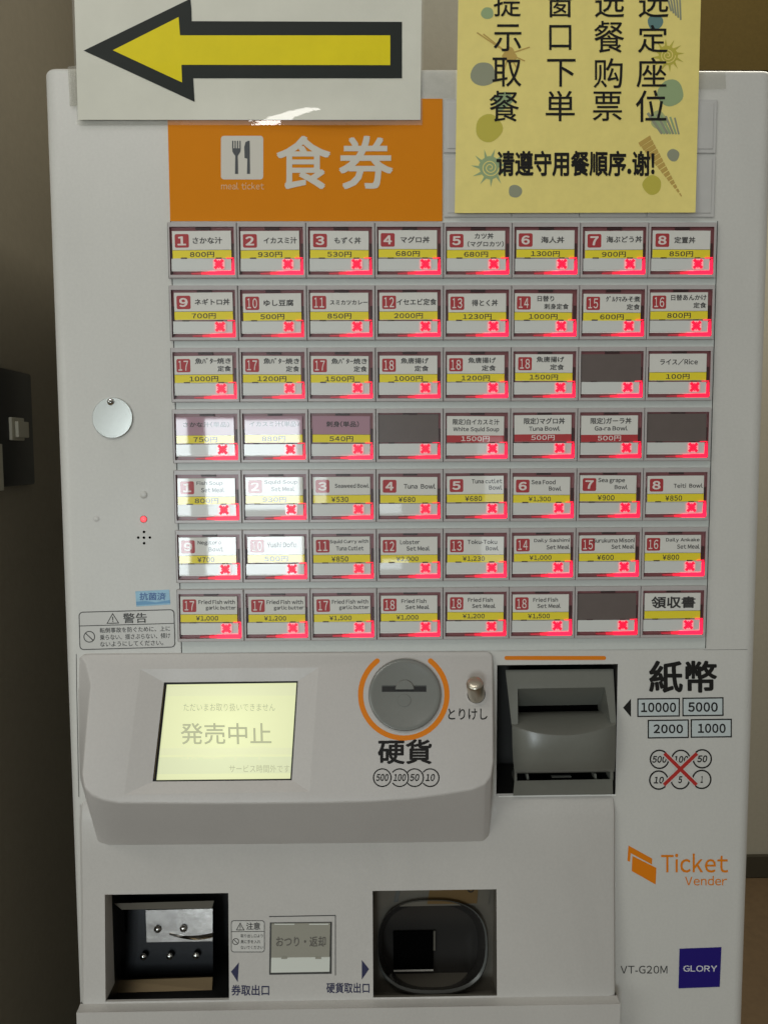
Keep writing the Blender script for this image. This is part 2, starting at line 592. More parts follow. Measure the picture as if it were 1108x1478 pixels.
# light switch on the side wall
pt = wall_pt(34, 540)
pb = wall_pt(39, 699)
yr = pt.y
sp = thing('switch_plate', (SWX, yr - 0.04, (pt.z + pb.z) / 2), 'black switch plate with ivory rockers on the shaded wall beside the machine', 'light switch')
b = MB()
b.box((SWX + 0.0005, yr - 0.085, pb.z), (SWX + 0.009, yr, pt.z), PLATE)
b.build('plate', sp, bevel=0.0025, smooth=30)
a0, a1 = wall_pt(12, 602, .009), wall_pt(33, 636, .009)
b = MB()
b.box((SWX + 0.0092, a0.y, a1.z), (SWX + 0.0125, a1.y - 0.002, a0.z), ROCKER)
b.box((SWX + 0.0127, a0.y + 0.006, a1.z + 0.003), (SWX + 0.0165, a1.y, a0.z - 0.004), ROCKER)
b.build('rocker', sp, bevel=0.0008)
b = MB()
b.box((SWX + 0.0092, a0.y - 0.055, a0.z - 0.075), (SWX + 0.0125, a0.y - 0.022, a0.z - 0.028), ROCKER)
b.build('rocker', sp, bevel=0.0008)

# ------------------------------------------------------------------ the machine
XL, XR = -0.3225, 0.2722
ZT = Z0 + 0.2728
machine = thing('ticket_machine', (-0.025, 0.0, 0.0), 'pale grey meal ticket vending machine with rows of red lit menu buttons and a screen', 'ticket machine')

# body: rounded cabinet with real openings for the bill unit and the two trays
me = bpy.data.meshes.new('body')
bm = bmesh.new()
bmesh.ops.create_cube(bm, size=1.0)
for v in bm.verts:
    v.co = Vector((XL if v.co.x < 0 else XR, 0.0 if v.co.y < 0 else 0.42, 0.0 if v.co.z < 0 else ZT))
es = [e for e in bm.edges if all(abs(v.co.y) < 1e-6 for v in e.verts) and abs(e.verts[0].co.z - e.verts[1].co.z) > .5]
bmesh.ops.bevel(bm, geom=es, offset=0.012, segments=6, affect='EDGES', profile=0.5)
es = [e for e in bm.edges if all(abs(v.co.z - ZT) < 1e-6 for v in e.verts) and len(e.link_faces) == 2]
bmesh.ops.bevel(bm, geom=es, offset=0.004, segments=3, affect='EDGES', profile=0.5)
bm.to_mesh(me)
bm.free()
me.materials.append(PAINT)
body0 = bpy.data.objects.new('body_work', me)
COL.objects.link(body0)

BH = (V(717, 960), V(887.5, 1147.5))
TH = (V(150, 1284, -8), V(336, 1476, -8))
CH = (V(535, 1276, -8), V(724, 1476, -8))
cut = MB()
for (p0, p1), dep in ((BH, .075), (TH, .075), (CH, .075)):
    cut.box((p0.x, -0.05, p1.z), (p1.x, dep, p0.z), BLACK)
cutter = cut.build('cutter')
mod = body0.modifiers.new('cut', 'BOOLEAN')
mod.operation = 'DIFFERENCE'
mod.object = cutter
mod.solver = 'EXACT'
dg = bpy.context.evaluated_depsgraph_get()
me2 = bpy.data.meshes.new_from_object(body0.evaluated_get(dg))
bpy.data.objects.remove(body0)
bpy.data.objects.remove(cutter)
for v in me2.vertices:
    v.co -= WPOS[machine.name]
me2.name = 'body'
for p in me2.polygons:
    p.material_index = 0
me2.shade_smooth()
me2.set_sharp_from_angle(angle=math.radians(35))
body = bpy.data.objects.new('body', me2)
COL.objects.link(body)
body.parent = machine
WPOS['body'] = WPOS[machine.name].copy()

M0 = pxmap(0.15)

# faint seams of the front door
def seam(*segs):
    b = MB()
    for q in segs:
        b.line(*q, M0, GAP)
    b.build('seam_line', machine)
seam((261, 935.5, 489, 933.5, 1.2))
seam((787, 931.5, 1010.5, 929, 1.2), (1010, 916, 1010, 929, 1.2))
seam((1015, 938, 1078, 937.5, 0.4))
seam((110.4, 944, 111, 1000, .7), (111, 1000, 114, 1150, .7))

# ---- button field panel
bp0, bp1 = V(249.5, 318), V(1026, 934)
b = MB()
x0, x1 = -0.2215 + .0, 0.2255
b.box((x0, -0.0008, Z0 - 0.2055), (x1, 0.001, Z0 + 0.1525), STRIP)
for xx in (x0 - .0005, x1 + .0005):
    b.box((xx - .0004, -0.0003, Z0 - 0.2055), (xx + .0004, 0.001, Z0 + 0.1525), GAP)
b.build('button_panel', machine)

# ---- header
b = MB()
hp = pxmap(1.6)
x0, x1 = V(243.5, 200).x, V(638, 200).x
z0, z1 = V(400, 320).z, V(400, 143).z
b.box((x0, -0.0015, z0), (x1, 0.001, z1), ORANGE)
b.rrect(319, 196, 380, 259, 4.5, hp, HEADWHITE, 0)
for k in range(4):
    b.rrect(335.2 + k * 3.5, 203, 337.0 + k * 3.5, 215, .8, hp, HEADGREY, 1, 2)
b.poly([(335.2, 214), (347.5, 214), (347, 219), (344.5, 223), (343.3, 225), (343.8, 251), (339.2, 251), (339.6, 225), (338, 223), (335.6, 219)], hp, HEADGREY, 1.3)
b.poly([(356.5, 251), (357.0, 229), (353.0, 228), (352.6, 212), (354.5, 205), (358.5, 203), (360.5, 203.5), (361, 251)], hp, HEADGREY, 1)
text(b, 'meal ticket', (319.5, 263.5, 381, 273.5), hp, HEADPALE, 1)
text(b, '食', (399, 196, 477, 273), hp, HEADWHITE, 1, bold=0.021)
text(b, '券', (489, 196, 567, 273), hp, HEADWHITE, 1, bold=0.021)
b.build('header_panel', machine)
b = MB()
zz = V(620, 172).z
# blank covers beside the header: two rows of four
cols = [V(640, 230).x + k * 0.0556 for k in range(5)]
rows = [(V(800, 144).z, V(800, 221.5).z), (V(800, 225).z, V(800, 314).z)]
blank_me = None
for (za, zb) in rows:
    for k in range(4):
        b = MB()
        b.box((cols[k] + .0003, -0.0016, zb), (cols[k + 1] - .0003, 0.0008, za), BLANK)
        b.box((cols[k] + .003, -0.0022, zb + .003), (cols[k + 1] - .003, -0.0012, za - .003), BLANK)
        b.build('blank_cover', machine, bevel=0.0004)

# ---- menu buttons
W, H = 56.0, 44.56
frame = MB()
U0 = uvmap(0)


def boxuv(mb, u0, v0, u1, v1, p0, p1, m):
    mb.box((u0 / 1000, -p1 / 1000, -v1 / 1000), (u1 / 1000, -p0 / 1000, -v0 / 1000), m)


o_ = [(0.25, 0.1), (W - .25, 0.1), (W - .25, H - .1), (0.25, H - .1)]
o2 = [(0.75, 0.6), (W - .75, 0.6), (W - .75, H - .6), (0.75, H - .6)]
i_ = [(1.7, 3.7), (53.7, 3.7), (53.7, 41.9), (1.7, 41.9)]
for (A, pa), (B, pb_), m in (((o_, .8), (o_, 4.0), RIM), ((o_, 4.0), (o2, 4.5), RIM), ((o2, 4.5), (i_, 4.5), RIM), ((i_, 4.5), (i_, 1.2), MAROON)):
    vs = [U0(x, y) + Vector((0, -pa / 1000, 0)) for x, y in A] + [U0(x, y) + Vector((0, -pb_ / 1000, 0)) for x, y in B]
    frame.add(vs, [[k, (k + 1) % 4, 4 + (k + 1) % 4, 4 + k] for k in range(4)], m)
frame.rect(1.7, 3.7, 53.7, 41.9, uvmap(1.2), MAROON)
boxuv(frame, 22.4, 4.0, 34.2, 5.5, 1.3, 3.2, DARKTAB)
boxuv(frame, 1.9, 16.5, 3.1, 40.5, 1.3, 2.6, DARKTAB)
boxuv(frame, 51.6, 16.5, 53.4, 28.0, 1.3, 2.6, DARKTAB)
# edge lines between neighbours
boxuv(frame, -0.2, 0.2, 0.2, H - .2, .8, 3.2, GAP)

bar = MB()
boxuv(bar, 2.6, 28.9, 51.0, 38.0, 1.3, 3.6, BAR)
boxuv(bar, 2.6, 38.02, 51.0, 38.8, 1.3, 3.3, BAREDGE)
boxuv(bar, 10.3, 28.0, 15.2, 28.85, 1.3, 3.9, DARKTAB)
boxuv(bar, 38.5, 28.0, 43.2, 28.85, 1.3, 3.9, DARKTAB)

led = MB()
UL = uvmap(4.3)
# glowing light guide under and beside the bar
led.slab([(33, 39.4), (41, 38.7), (51.2, 38.6), (51.8, 37.6), (53.5, 37.8), (53.6, 40.8), (52.6, 41.9), (44, 42.1), (33, 41.8)], UL, 2.5, LEDRED)
led.slab([(26.5, 39.9), (32.98, 39.4), (32.98, 41.8), (26.5, 41.4)], UL, 2.5, LEDDIM)
led.slab([(18.5, 40.4), (26.48, 39.9), (26.48, 41.4), (18.5, 41.2)], UL, 2.5, LEDFAINT)
led.slab([(51.6, 38.3), (51.7, 33.5), (52.1, 30.2), (53.0, 29.2), (53.2, 33), (53.2, 38.3)], UL, 2.5, LEDRED)
led.slab([(47, 28.2), (53.0, 28.0), (53.0, 28.6), (47, 28.6)], UL, 1.2, LEDRED)
led.rrect(37.0, 29.6, 45.0, 37.2, 1.2, uvmap(4.0), HALO1, 0, 4)  # red halo of the cross on the bar, put in as glowing squares
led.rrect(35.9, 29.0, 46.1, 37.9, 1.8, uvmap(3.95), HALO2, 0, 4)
# the sold out cross, a block of little dots
UM = uvmap(4.4)
cx, cy, hs, hw = 41.0, 33.3, 3.4, 1.15
for sg in (1, -1):
    d = hw * .707
    led.slab([(cx - hs - d, cy - sg * hs + sg * d), (cx - hs + d, cy - sg * hs - sg * d), (cx + hs + d, cy + sg * hs - sg * d), (cx + hs - d, cy + sg * hs + sg * d)],
             uvmap(4.5 + .05 * sg), 0.25, LEDMARK)
for a, c in ((0, -2.6), (2.6, 0), (0, 2.6), (-2.6, 0)):
    led.slab(circle(cx + a, cy + c, 0.75, 8), uvmap(4.4), 0.25, LEDRED)

WHITE_, PINK_, BLANK_ = 0, 1, 2


def N(badge, lines, price, kind='y', bg=CARD):
    return dict(badge=badge, lines=lines, price=price, kind=kind, bg=bg)


def one(t, u0, u1, v0=11.4, v1=16.6):
    return [(t, u0, v0, u1, v1)]


def two(t1, a0, a1, t2, b0, b1, v=(8.2, 12.9, 14.6, 19.2)):
    return [(t1, a0, v[0], a1, v[1]), (t2, b0, v[2], b1, v[3])]


yaki = two('魚ﾊﾞﾀｰ焼き', 20.2, 49.5, '定食', 38.5, 49.5)
kara = two('魚唐揚げ', 20.7, 43.6, '定食', 32, 43.6)
ffg = two('Fried Fish with', 18.5, 49, 'garlic butter', 24.5, 49.8, (9.2, 12.8, 14.2, 18.4))
ffs = two('Fried Fish', 20.5, 41.5, 'Set Meal', 24.0, 44.0, (9.2, 12.8, 14.4, 18.0))
E4 = (8.8, 12.6, 14.2, 18.0)
BTN = [
    [N('1', one('さかな汁', 19.7, 43.6), '800円'), N('2', one('イカスミ汁', 22, 49), '930円'), N('3', one('もずく丼', 23, 44.5), '530円'),
     N('4', one('マグロ丼', 21.1, 44.8), '680円'), N('5', two('カツ丼', 25.8, 41.3, '(マグロカツ)', 20, 49.6), '680円'),
     N('6', one('海人丼', 23.3, 42.4), '1300円'), N('7', one('海ぶどう丼', 20.6, 50, 10.6, 15.8), '900円'), N('8', one('定置丼', 21, 38.4), '850円')],
    [N('9', one('ネギトロ丼', 20, 48.5), '700円'), N('10', one('ゆし豆腐', 20.2, 44.5), '500円'), N('11', one('スミカツカレー', 19.4, 50.2, 12.2, 16.0), '850円'),
     N('12', one('イセエビ定食', 17.4, 50), '2000円'), N('13', one('得とく丼', 22.5, 44), '1230円'),
     N('14', two('日替り', 22, 35.7, '刺身定食', 27.6, 47.8), '1000円'), N('15', two('ｸﾞﾙｸﾏみそ煮', 21.8, 50, '定食', 39, 50), '600円'),
     N('16', two('日替あんかけ', 20.2, 49.5, '定食', 38.8, 49.5), '800円')],
    [N('17', yaki, '1000円'), N('17', yaki, '1200円'), N('17', yaki, '1500円'), N('18', kara, '1000円'), N('18', kara, '1200円'), N('18', kara, '1500円'),
     None, N('', one('ライス/Rice', 12, 43.4, 10.5, 15.6), '100円')],
    [N('', one('さかな汁(単品)', 9, 47, 10.6, 15.0), '750円', bg=PINK), N('', one('イカスミ汁(単品)', 7, 48, 10.6, 15.0), '880円', bg=PINK),
     N('', one('刺身(単品)', 14.5, 41.5, 10.6, 15.4), '540円', bg=PINK), None,
     N('', two('限定)白イカスミ汁', 8, 46.8, 'White Squid Soup', 8.5, 46.7, (8.7, 13.6, 15.3, 19.8)), '1500円', 'r'),
     N('', two('限定)マグロ丼', 11, 45.3, 'Tuna Bowl', 15.2, 41.3, (8.7, 14.0, 15.6, 19.4)), '500円', 'r'),
     N('', two('限定)ガーラ丼', 11, 45.3, 'Ga-ra Bowl', 14.5, 42.3, (8.2, 13.4, 15.0, 18.8)), '500円', 'r'), None],
    [N('1', two('Fish Soup', 19.0, 40.5, 'Set Meal', 22.6, 42, E4), '800円'), N('2', two('Squid Soup', 18.7, 46.5, 'Set Meal', 24.5, 44, E4), '930円'),
     N('3', one('Seaweed Bowl', 21.4, 49.8, 12, 15.6), '¥530'), N('4', one('Tuna  Bowl', 22.8, 49.4, 12.0, 16.2), '¥680'),
     N('5', two('Tuna cutlet', 24, 49.5, 'Bowl', 38.5, 49.5, E4), '¥680'), N('6', two('Sea Food', 18.3, 38.5, 'Bowl', 33, 43.5, E4), '¥1,300'),
     N('7', two('Sea grape', 18.5, 41, 'Bowl', 32.5, 43.5, (8.6, 13.2, 14.2, 18.0)), '¥900'), N('8', one('Teiti  Bowl', 25.2, 50, 13, 16.6), '¥850')],
    [N('9', two('Negitoro', 19, 38.5, 'Bowl', 28, 40, (9, 13.2, 14.6, 18.2)), '¥700'), N('10', one('Yushi Dofu', 19.6, 44, 11.0, 15.4), '500円'),
     N('11', two('Squid Curry with', 17.2, 49.6, 'Tuna Cutlet', 22.4, 45.5, E4), '¥850'), N('12', two('Lobster', 19.5, 36, 'Set Meal', 24.8, 44.5, E4), '¥2,000'),
     N('13', two('Toku-Toku', 20, 45, 'Bowl', 35.6, 46.4, E4), '¥1,230'), N('14', two('Daily Sashimi', 20, 50, 'Set Meal', 30.5, 50, E4), '¥1,000'),
     N('15', two('Gurukuma Misoni', 14.5, 50, 'Set Meal', 30.5, 50, E4), '¥600'), N('16', two('Daily Ankake', 21, 49.5, 'Set Meal', 30.5, 49.8, E4), '¥800')],
    [N('17', ffg, '¥1,000'), N('17', ffg, '¥1,200'), N('17', ffg, '¥1,500'), N('18', ffs, '¥1,000'), N('18', ffs, '¥1,200'), N('18', ffs, '¥1,500'),
     None, N('', one('領収書', 8.8, 46.5, 9.2, 19.4), '', bg=CARD)],
]

frame_o = bar_o = led_o = None
for r in range(7):
    for c in range(8):
        at = Vector((c * 0.056 - 0.224, 0.0, Z0 - (r - 3) * 0.050156))
        d = BTN[r][c]
        if frame_o is None:
            bo = frame.build('meal_button', machine, at=(0, 0, 0))
            bo.location = at - WPOS[machine.name]
            lb = bar.build('light_bar', bo, at=(0, 0, 0))
            lb.location = (0, 0, 0)
            ld = led.build('sold_out_lamp', bo, at=(0, 0, 0))
            ld.location = (0, 0, 0)
            frame_o, bar_o, led_o = bo, lb, ld
        else:
            bo = frame_o.copy()
            COL.objects.link(bo)
            bo.parent = machine
            bo.location = at - WPOS[machine.name]
            lb = bar_o.copy()
            COL.objects.link(lb)
            lb.parent = bo
            ld = led_o.copy()
            COL.objects.link(ld)
            ld.parent = bo
        ta = math.radians(random.uniform(-.5, .5) + (3.0 if r in (3, 4) else 0))
        lb.location = (0, -.0334 * math.sin(ta), 0)
        lb.rotation_euler = (ta, 0, math.radians(random.uniform(-.15, .5)) * .5)
        dx, dy = random.uniform(-.6, .7), random.uniform(-.6, .6)
        k = MB()
        kp = uvmap(3.3, 0.06)
        if d is None:
            boxuv(k, 2.4, 5.6, 52.2, 28.5, 1.3, 3.3, SMOKE)
            bo['label'] = 'menu button with an empty dark card'
            nm = 'blank_card'
        else:
            boxuv(k, 3.2, 6.4, 50.8, 28.4, 1.3, 3.3, d['bg'])
            if d['kind'] == 'y':
                k.rect(3.2, 21.7, 50.8, 28.2, kp, YELLOW, 1)
                k.line(3.2, 21.6, 50.8, 21.6, .28, kp, CARDINK, 2)
            else:
                k.rect(3.2, 22.3, 50.8, 28.3, kp, REDBAND, 1)
            jx = random.uniform(-.4, .4)
            if d['badge']:
                k.rrect(5.2 + jx, 8.8, 16.6 + jx, 19.6, 1.3, kp, BADGE, 1, 4)
                if len(d['badge']) == 1:
                    text(k, d['badge'], (7.4 + jx, 10.6, 14.3 + jx, 17.8), kp, CARDWHITE, 2, bold=0.04)
                else:
                    text(k, d['badge'][0], (6.8 + jx, 10.2, 9.9 + jx, 18.2), kp, CARDWHITE, 2, bold=0.012)
                    text(k, d['badge'][1], (11.2 + jx, 10.2, 14.9 + jx, 18.2), kp, CARDWHITE, 2, bold=0.012)
            for (t, u0, v0, u1, v1) in d['lines']:
                big = t == '領収書'
                text(k, t, (u0, v0, u1, v1), kp, CARDINK, 3, bold=0.03 if big else 0.022)
            if d['price']:
                w = {4: 19.6, 5: 23.6, 6: 21}[len(d['price'])] if '円' in d['price'] else {4: 14.2, 6: 18.6}[len(d['price'])]
                mid = 27 if '円' in d['price'] else 25.5
                text(k, d['price'], (mid - w / 2, 23.0, mid + w / 2, 27.4), kp, CARDWHITE if d['kind'] == 'r' else CARDINK, 2.5, bold=0.022)
            bo['label'] = 'menu button reading ' + (d['badge'] + ' ' if d['badge'] else '') + ' '.join(x[0] for x in d['lines']) + (' ' + d['price'] if d['price'] else '')
            nm = 'label_card'
        ko = k.build(nm, bo, at=(0, 0, 0))
        ko.location = (dx / 1000, 0, dy / 1000)
        ko.rotation_euler = (math.radians(random.uniform(-.35, .35)), math.radians(random.uniform(-.5, .5)), math.radians(random.uniform(-.25, .25)))

# ---- control pod with the sloping face
A_, B_, C_ = V(113, 945, 2), V(712, 941, 2), V(300, 1157, 50)
POD = Plane(A_, B_, C_)
outline = [(120, 945.6), (132, 944.5), (300, 943.2), (500, 942), (700, 941), (707, 942.5), (711, 947),
           (711.5, 1000), (712, 1060), (712, 1100), (709, 1119), (700, 1132), (681, 1140), (639, 1147), (594, 1153), (537, 1157), (460, 1159), (312, 1160), (172, 1159),
           (150, 1155), (133, 1148), (122, 1137), (119, 1118), (125, 1050), (131, 988), (124, 958), (116, 948.5)]
basepts = []
for i, (x, y) in enumerate(outline):
    q = POD.at(x, y)
    if i <= 6:
        basepts.append(Vector((q.x, 0.001, q.z + .0005)))
    elif i <= 9:
        basepts.append(Vector((q.x + .001, 0.001, q.z)))
    elif i <= 21:
        t = (x - 122) / (709 - 122)
        bx, by = 146 + t * (706 - 146), 1222 - 4.5 * t
        if i == 10:
            by = 1208
        if i == 21:
            bx, by = 142, 1217
        basepts.append(V(bx, by, 5))
    else:
        basepts.append(V({22: 115.5, 23: 113.5, 24: 112.8, 25: 113, 26: 113.5}[i], {22: 1122, 23: 1052, 24: 992, 25: 962, 26: 950}[i], -1))
b = MB()
so = [(203, 966), (460, 963.5), (447, 1143), (180, 1147)]
si = [(237, 985), (430, 983), (421, 1126), (220.5, 1128)]
n = len(outline)
# sloping face in four flat pieces round the screen bezel
top = [outline[26]] + outline[0:7] + [so[1], so[0]]
right = outline[6:14] + [so[2], so[1]]
bot = outline[13:20] + [so[3], so[2]]
left = outline[19:27] + [so[0], so[3]]
pm = plmap(POD)
for pl in (top, right, bot, left):
    b.poly(pl, pm, PLASTIC)
fr = [POD.at(x, y) for x, y in outline]
b.add(fr + basepts, [[i, (i + 1) % n, n + (i + 1) % n, n + i] for i in range(n)], PLASTIC)
b.build('control_pod', machine, smooth=50, bevel=0.0022, segs=3)

# screen
b = MB()
for k in range(4):
    vs = [POD.at(*so[k], .02), POD.at(*so[(k + 1) % 4], .02), POD.at(*si[(k + 1) % 4], -3.4), POD.at(*si[k], -3.4)]
    b.add(vs, [[0, 1, 2, 3]], PLASTIC)
def SP(x, y, l=0.0):
    return POD.at(x, y, -6.4 + l * .1)
b.ring([(236, 984.3), (431, 982.3), (422, 1127), (219.5, 1129)], [(241, 988), (428, 985.5), (419, 1124), (226, 1126)], lambda x, y, l=0: POD.at(x, y, -5.6), BLACK)
for k in range(4):
    a, c = si[k], si[(k + 1) % 4]
    b.add([POD.at(*a, -3.3), POD.at(*c, -3.3), POD.at(*c, -6.6), POD.at(*a, -6.6)], [[0, 1, 2, 3]], BLACK)
b.line(237.5, 990, 222.5, 1124, 1.1, lambda x, y, l=0: POD.at(x, y, -3.8), BRASS)
bez = b.build('display', machine)
b = MB()
b.rect(0, 0, 1, 1, lambda x, y, l: SP(*[(240, 986.5), (429, 985), (420, 1125), (224.5, 1126.5)][int(x + 2 * y) if y == 0 else (2 if x == 1 else 3)]), LCD)
b.poly([(239.5, 990), (428.6, 988.5), (427.7, 1004), (237.5, 1005)], SP, LCDFAINT, 1)
b.poly([(229, 1093), (422, 1092), (420.6, 1116), (226, 1117.5)], SP, LCDSHADE, 1)
b.poly([(230.5, 1080), (422.8, 1079), (422.2, 1089), (229.4, 1090)], SP, LCDFAINT, 1)
text(b, 'ただいまお取り扱いできません', (265, 1015, 397, 1026.5), SP, LCDTEXT, 2, shear=-.03)
text(b, '発売中止', (261, 1043.5, 392, 1074.5), SP, LCDTEXT, 2, bold=0.012, shear=-.03)
text(b, 'サービス時間外です', (331, 1104, 418, 1115), SP, LCDTEXT, 2)
text(b, '発売中止', (259, 1097, 388, 1076), SP, LCDFAINT, 2)
b.build('screen', bez)

# coin slot on the pod
def tilt(pl):
    return lambda x, y, l=0.0: pl.at(x, y, l)
TP = tilt(POD)
b = MB()
cx, cy, R = 584, 1003, 52.5
vs, fs = [], []
rings = [(R, 0.0), (R, 2.2), (R - 1.5, 3.2), (R - 5, 3.6), (R - 7, 3.2)]
nn = 56
for (rad, lf) in rings:
    for i in range(nn):
        t = 2 * math.pi * i / nn
        vs.append(POD.at(cx + rad * math.cos(t), cy + rad * math.sin(t), lf))
for j in range(len(rings) - 1):
    fs += [[j * nn + i, j * nn + (i + 1) % nn, (j + 1) * nn + (i + 1) % nn, (j + 1) * nn + i] for i in range(nn)]
fs.append([(len(rings) - 1) * nn + i for i in range(nn)])
b.add(vs, fs, SLOTGREY)
# guide block above and below the slit
def disc(cx, cy, rx, ry, l0, l1, m, n=24, a0=0, a1=360):
    full = a1 - a0 >= 360
    k = n if full else n + 1
    A = [math.radians(a0 + (a1 - a0) * i / n) for i in range(k)]
    lo = [POD.at(cx + rx * math.cos(a), cy + ry * math.sin(a), l0) for a in A]
    hi = [POD.at(cx + rx * .9 * math.cos(a), cy + ry * .9 * math.sin(a), l1) for a in A]
    b.add(lo + hi, [[i, (i + 1) % k, k + (i + 1) % k, k + i] for i in range(k)] + [[k + i for i in range(k)]], m)
disc(584, 995, 14, 14.5, 3.1, 4.6, SLOTGREY, a0=180, a1=360)
disc(583, 1011, 10.5, 10, 2.0, 3.7, SLOTGREY)
cs = b.build('coin_slot', machine, smooth=40)
b = MB()
b.rect(551, 989.5, 615, 998.5, TP, BLACK, 3.32)
b.rect(551, 989, 570, 990.6, TP, CUPRIM, 3.45)
b.rect(598, 989, 615, 990.6, TP, CUPRIM, 3.45)
b.build('slit', cs)
b = MB()
pmm = plmap(POD)
b.annulus(582.5, 1003, R + 6, R + 13.5, pmm, ORANGEINK, 1, 48, -52, 232)
for a in (-52, 232):
    t = math.radians(a)
    b.circ(582.5 + (R + 9.75) * math.cos(t), 1003 + (R + 9.75) * math.sin(t), 3.7, pmm, ORANGEINK, 1.3, 14)
b.build('orange_ring', cs)
b = MB()
text(b, '硬貨', (545, 1067, 623, 1103), pmm, INK, 1, bold=0.025)
for k, (x, t) in enumerate(((551.5, '500'), (576.5, '100'), (598, '50'), (620.5, '10'))):
    a0, a1 = (0, 360) if k == 0 else (-143, 143) if k < 4 else (0, 360)
    b.annulus(x, 1122.5, 11.8, 13.6, pmm, INK, 1 + .1 * k, 36, a0, a1)
    w = 9 if len(t) == 3 else 6.8
    text(b, t, (x - w, 1117, x + w, 1127.5), pmm, INK, 1, bold=0.032, shear=.2)
b.build('coin_lettering', machine)
b = MB()
text(b, 'とりけし', (646.5, 1022.5, 703, 1039), pmm, INK, 1, bold=0.014)
b.build('cancel_lettering', machine)

# cancel knob
b = MB()
b.annulus(687, 1002, 13.2, 17.2, plmap(POD), PLASTIC, 4, 28)
b.circ(687, 1002, 17, plmap(POD), BLACK, 2, 28)
kn = b.build('cancel_lever', machine)
b = MB()
base, tip = POD.at(687, 1004, -1.0), POD.at(684.5, 984.5, 17.0)
ax = (tip - base).normalized()
t1 = ax.orthogonal().normalized()
t2 = ax.cross(t1)
Lk = (tip - base).length
prof = [(0, 7.0), (Lk * .86, 7.0), (Lk * .93, 6.6), (Lk * .98, 5.4), (Lk, 3.2), (Lk * 1.004, 0.01)]
nn = 24
vs, fs = [], []
for (h, rad) in prof:
    for i in range(nn):
        t = 2 * math.pi * i / nn
        vs.append(base + ax * h + (t1 * math.cos(t) + t2 * math.sin(t)) * rad / 1000)
for j in range(len(prof) - 1):
    fs += [[j * nn + i, j * nn + (i + 1) % nn, (j + 1) * nn + (i + 1) % nn, (j + 1) * nn + i] for i in range(nn)]
b.add(vs, fs, KNOB)
b.build('knob', kn, smooth=60)

# ---- bill unit
b = MB()
BM = lambda x, y, p=0.0: V(x, y, p)
# black lining of the opening
x0, x1 = BH[0].x + .0004, BH[1].x - .0004
z0, z1 = BH[1].z + .0004, BH[0].z - .0004
dp = 0.07
b.add([(x0, 0, z0), (x1, 0, z0), (x1, 0, z1), (x0, 0, z1), (x0, dp, z0), (x1, dp, z0), (x1, dp, z1), (x0, dp, z1)],
      [[0, 1, 5, 4], [1, 2, 6, 5], [2, 3, 7, 6], [3, 0, 4, 7], [4, 5, 6, 7]], LINING)
b.line(719, 1149.5, 888, 1147.5, 2.0, pxmap(0.6), BAREDGE)
bu = b.build('bill_validator', machine)

b = MB()
# housing: frame round the funnel
fo = [(729, 967, -6), (884.5, 965.5, -6), (888.5, 1045, 9), (738, 1047, 9)]
fi = [(746.5, 994, -1), (872.5, 992, -1), (880.5, 1043, 9), (747, 1045, 9)]
band = [(734, 973, -3), (881, 971.5, -3)]
P = lambda t: V(*t)
b.add([P(fo[0]), P(fo[1]), P(band[1]), P(band[0])], [[0, 1, 2, 3]], BILLGREY)
b.add([P(band[0]), P(band[1]), P(fi[1]), P(fi[0])], [[0, 1, 2, 3]], BILLGREY)
b.add([P(fo[0]), P(band[0]), P(fi[0]), P(fi[3]), P(fo[3])], [[0, 1, 2, 3, 4]], BILLGREY)
b.add([P(fo[1]), P(fo[2]), P(fi[2]), P(fi[1]), P(band[1])], [[0, 1, 2, 3, 4]], BILLGREY)
# funnel: back wall, cheeks
fb = [(747.5, 1019, -24), (862, 1017, -24)]
mid = [(747, 1008, -14), (868, 1006, -14)]
b.add([P(fi[0]), P(fi[1]), P(mid[1]), P(mid[0])], [[0, 1, 2, 3]], BILLGREY)
b.add([P(mid[0]), P(mid[1]), P(fb[1]), P(fb[0])], [[0, 1, 2, 3]], BILLGREY)
sl = [(748, 1028, -24), (863, 1026, -24)]
b.add([P(fi[1]), P(fi[2]), P(sl[1]), P(fb[1]), P(mid[1])], [[0, 1, 2, 3, 4]], BILLGREY)
b.add([P(fi[0]), P(mid[0]), P(fb[0]), P(sl[0]), P(fi[3])], [[0, 1, 2, 3, 4]], BILLGREY)
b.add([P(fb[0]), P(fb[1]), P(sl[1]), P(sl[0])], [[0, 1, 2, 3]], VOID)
# lip, tongue and bulging front
NC = 21
def lip(i):
    t = i / (NC - 1)
    s_ = 1 - (2 * t - 1) ** 2
    return (738.5 + t * (888 - 738.5), 1045 - 2 * t + 15 * s_, 9 + 9 * s_)
rowsP = [[(lambda t: (748 + t * (863 - 748), 1028 - 2 * t, -24))(i / (NC - 1)) for i in range(NC)]]
rowsP.append([(lambda L, t: (747.5 + t * (876 - 747.5), 1034 - 2 * t + .3 * (L[1] - 1044), -3))(lip(i), i / (NC - 1)) for i in range(NC)])
rowsP.append([lip(i) for i in range(NC)])
rowsP.append([(lip(i)[0], lip(i)[1] + 2.5, lip(i)[2] + 1.8) for i in range(NC)])
def frow(y, pe, pc, xl, xr):
    out = []
    for i in range(NC):
        t = i / (NC - 1)
        s_ = 1 - (2 * t - 1) ** 4
        out.append((xl + t * (xr - xl), y - 2 * t, pe + (pc - pe) * s_))
    return out
rowsP.append(frow(1078, 9, 21, 739, 888))
rowsP.append(frow(1096, 8.5, 20, 740, 887.5))
rowsP.append(frow(1111, 8, 18, 741.5, 886.5))
rowsP.append(frow(1115.5, 6, 14, 742, 886))
rowsP.append(frow(1116.5, -6, -6, 742, 885.5))
vs = [V(*q) for r_w in rowsP for q in r_w]
fs = [[j * NC + i, j * NC + i + 1, (j + 1) * NC + i + 1, (j + 1) * NC + i] for j in range(len(rowsP) - 1) for i in range(NC - 1)]
b.add(vs, fs, BILLGREY)
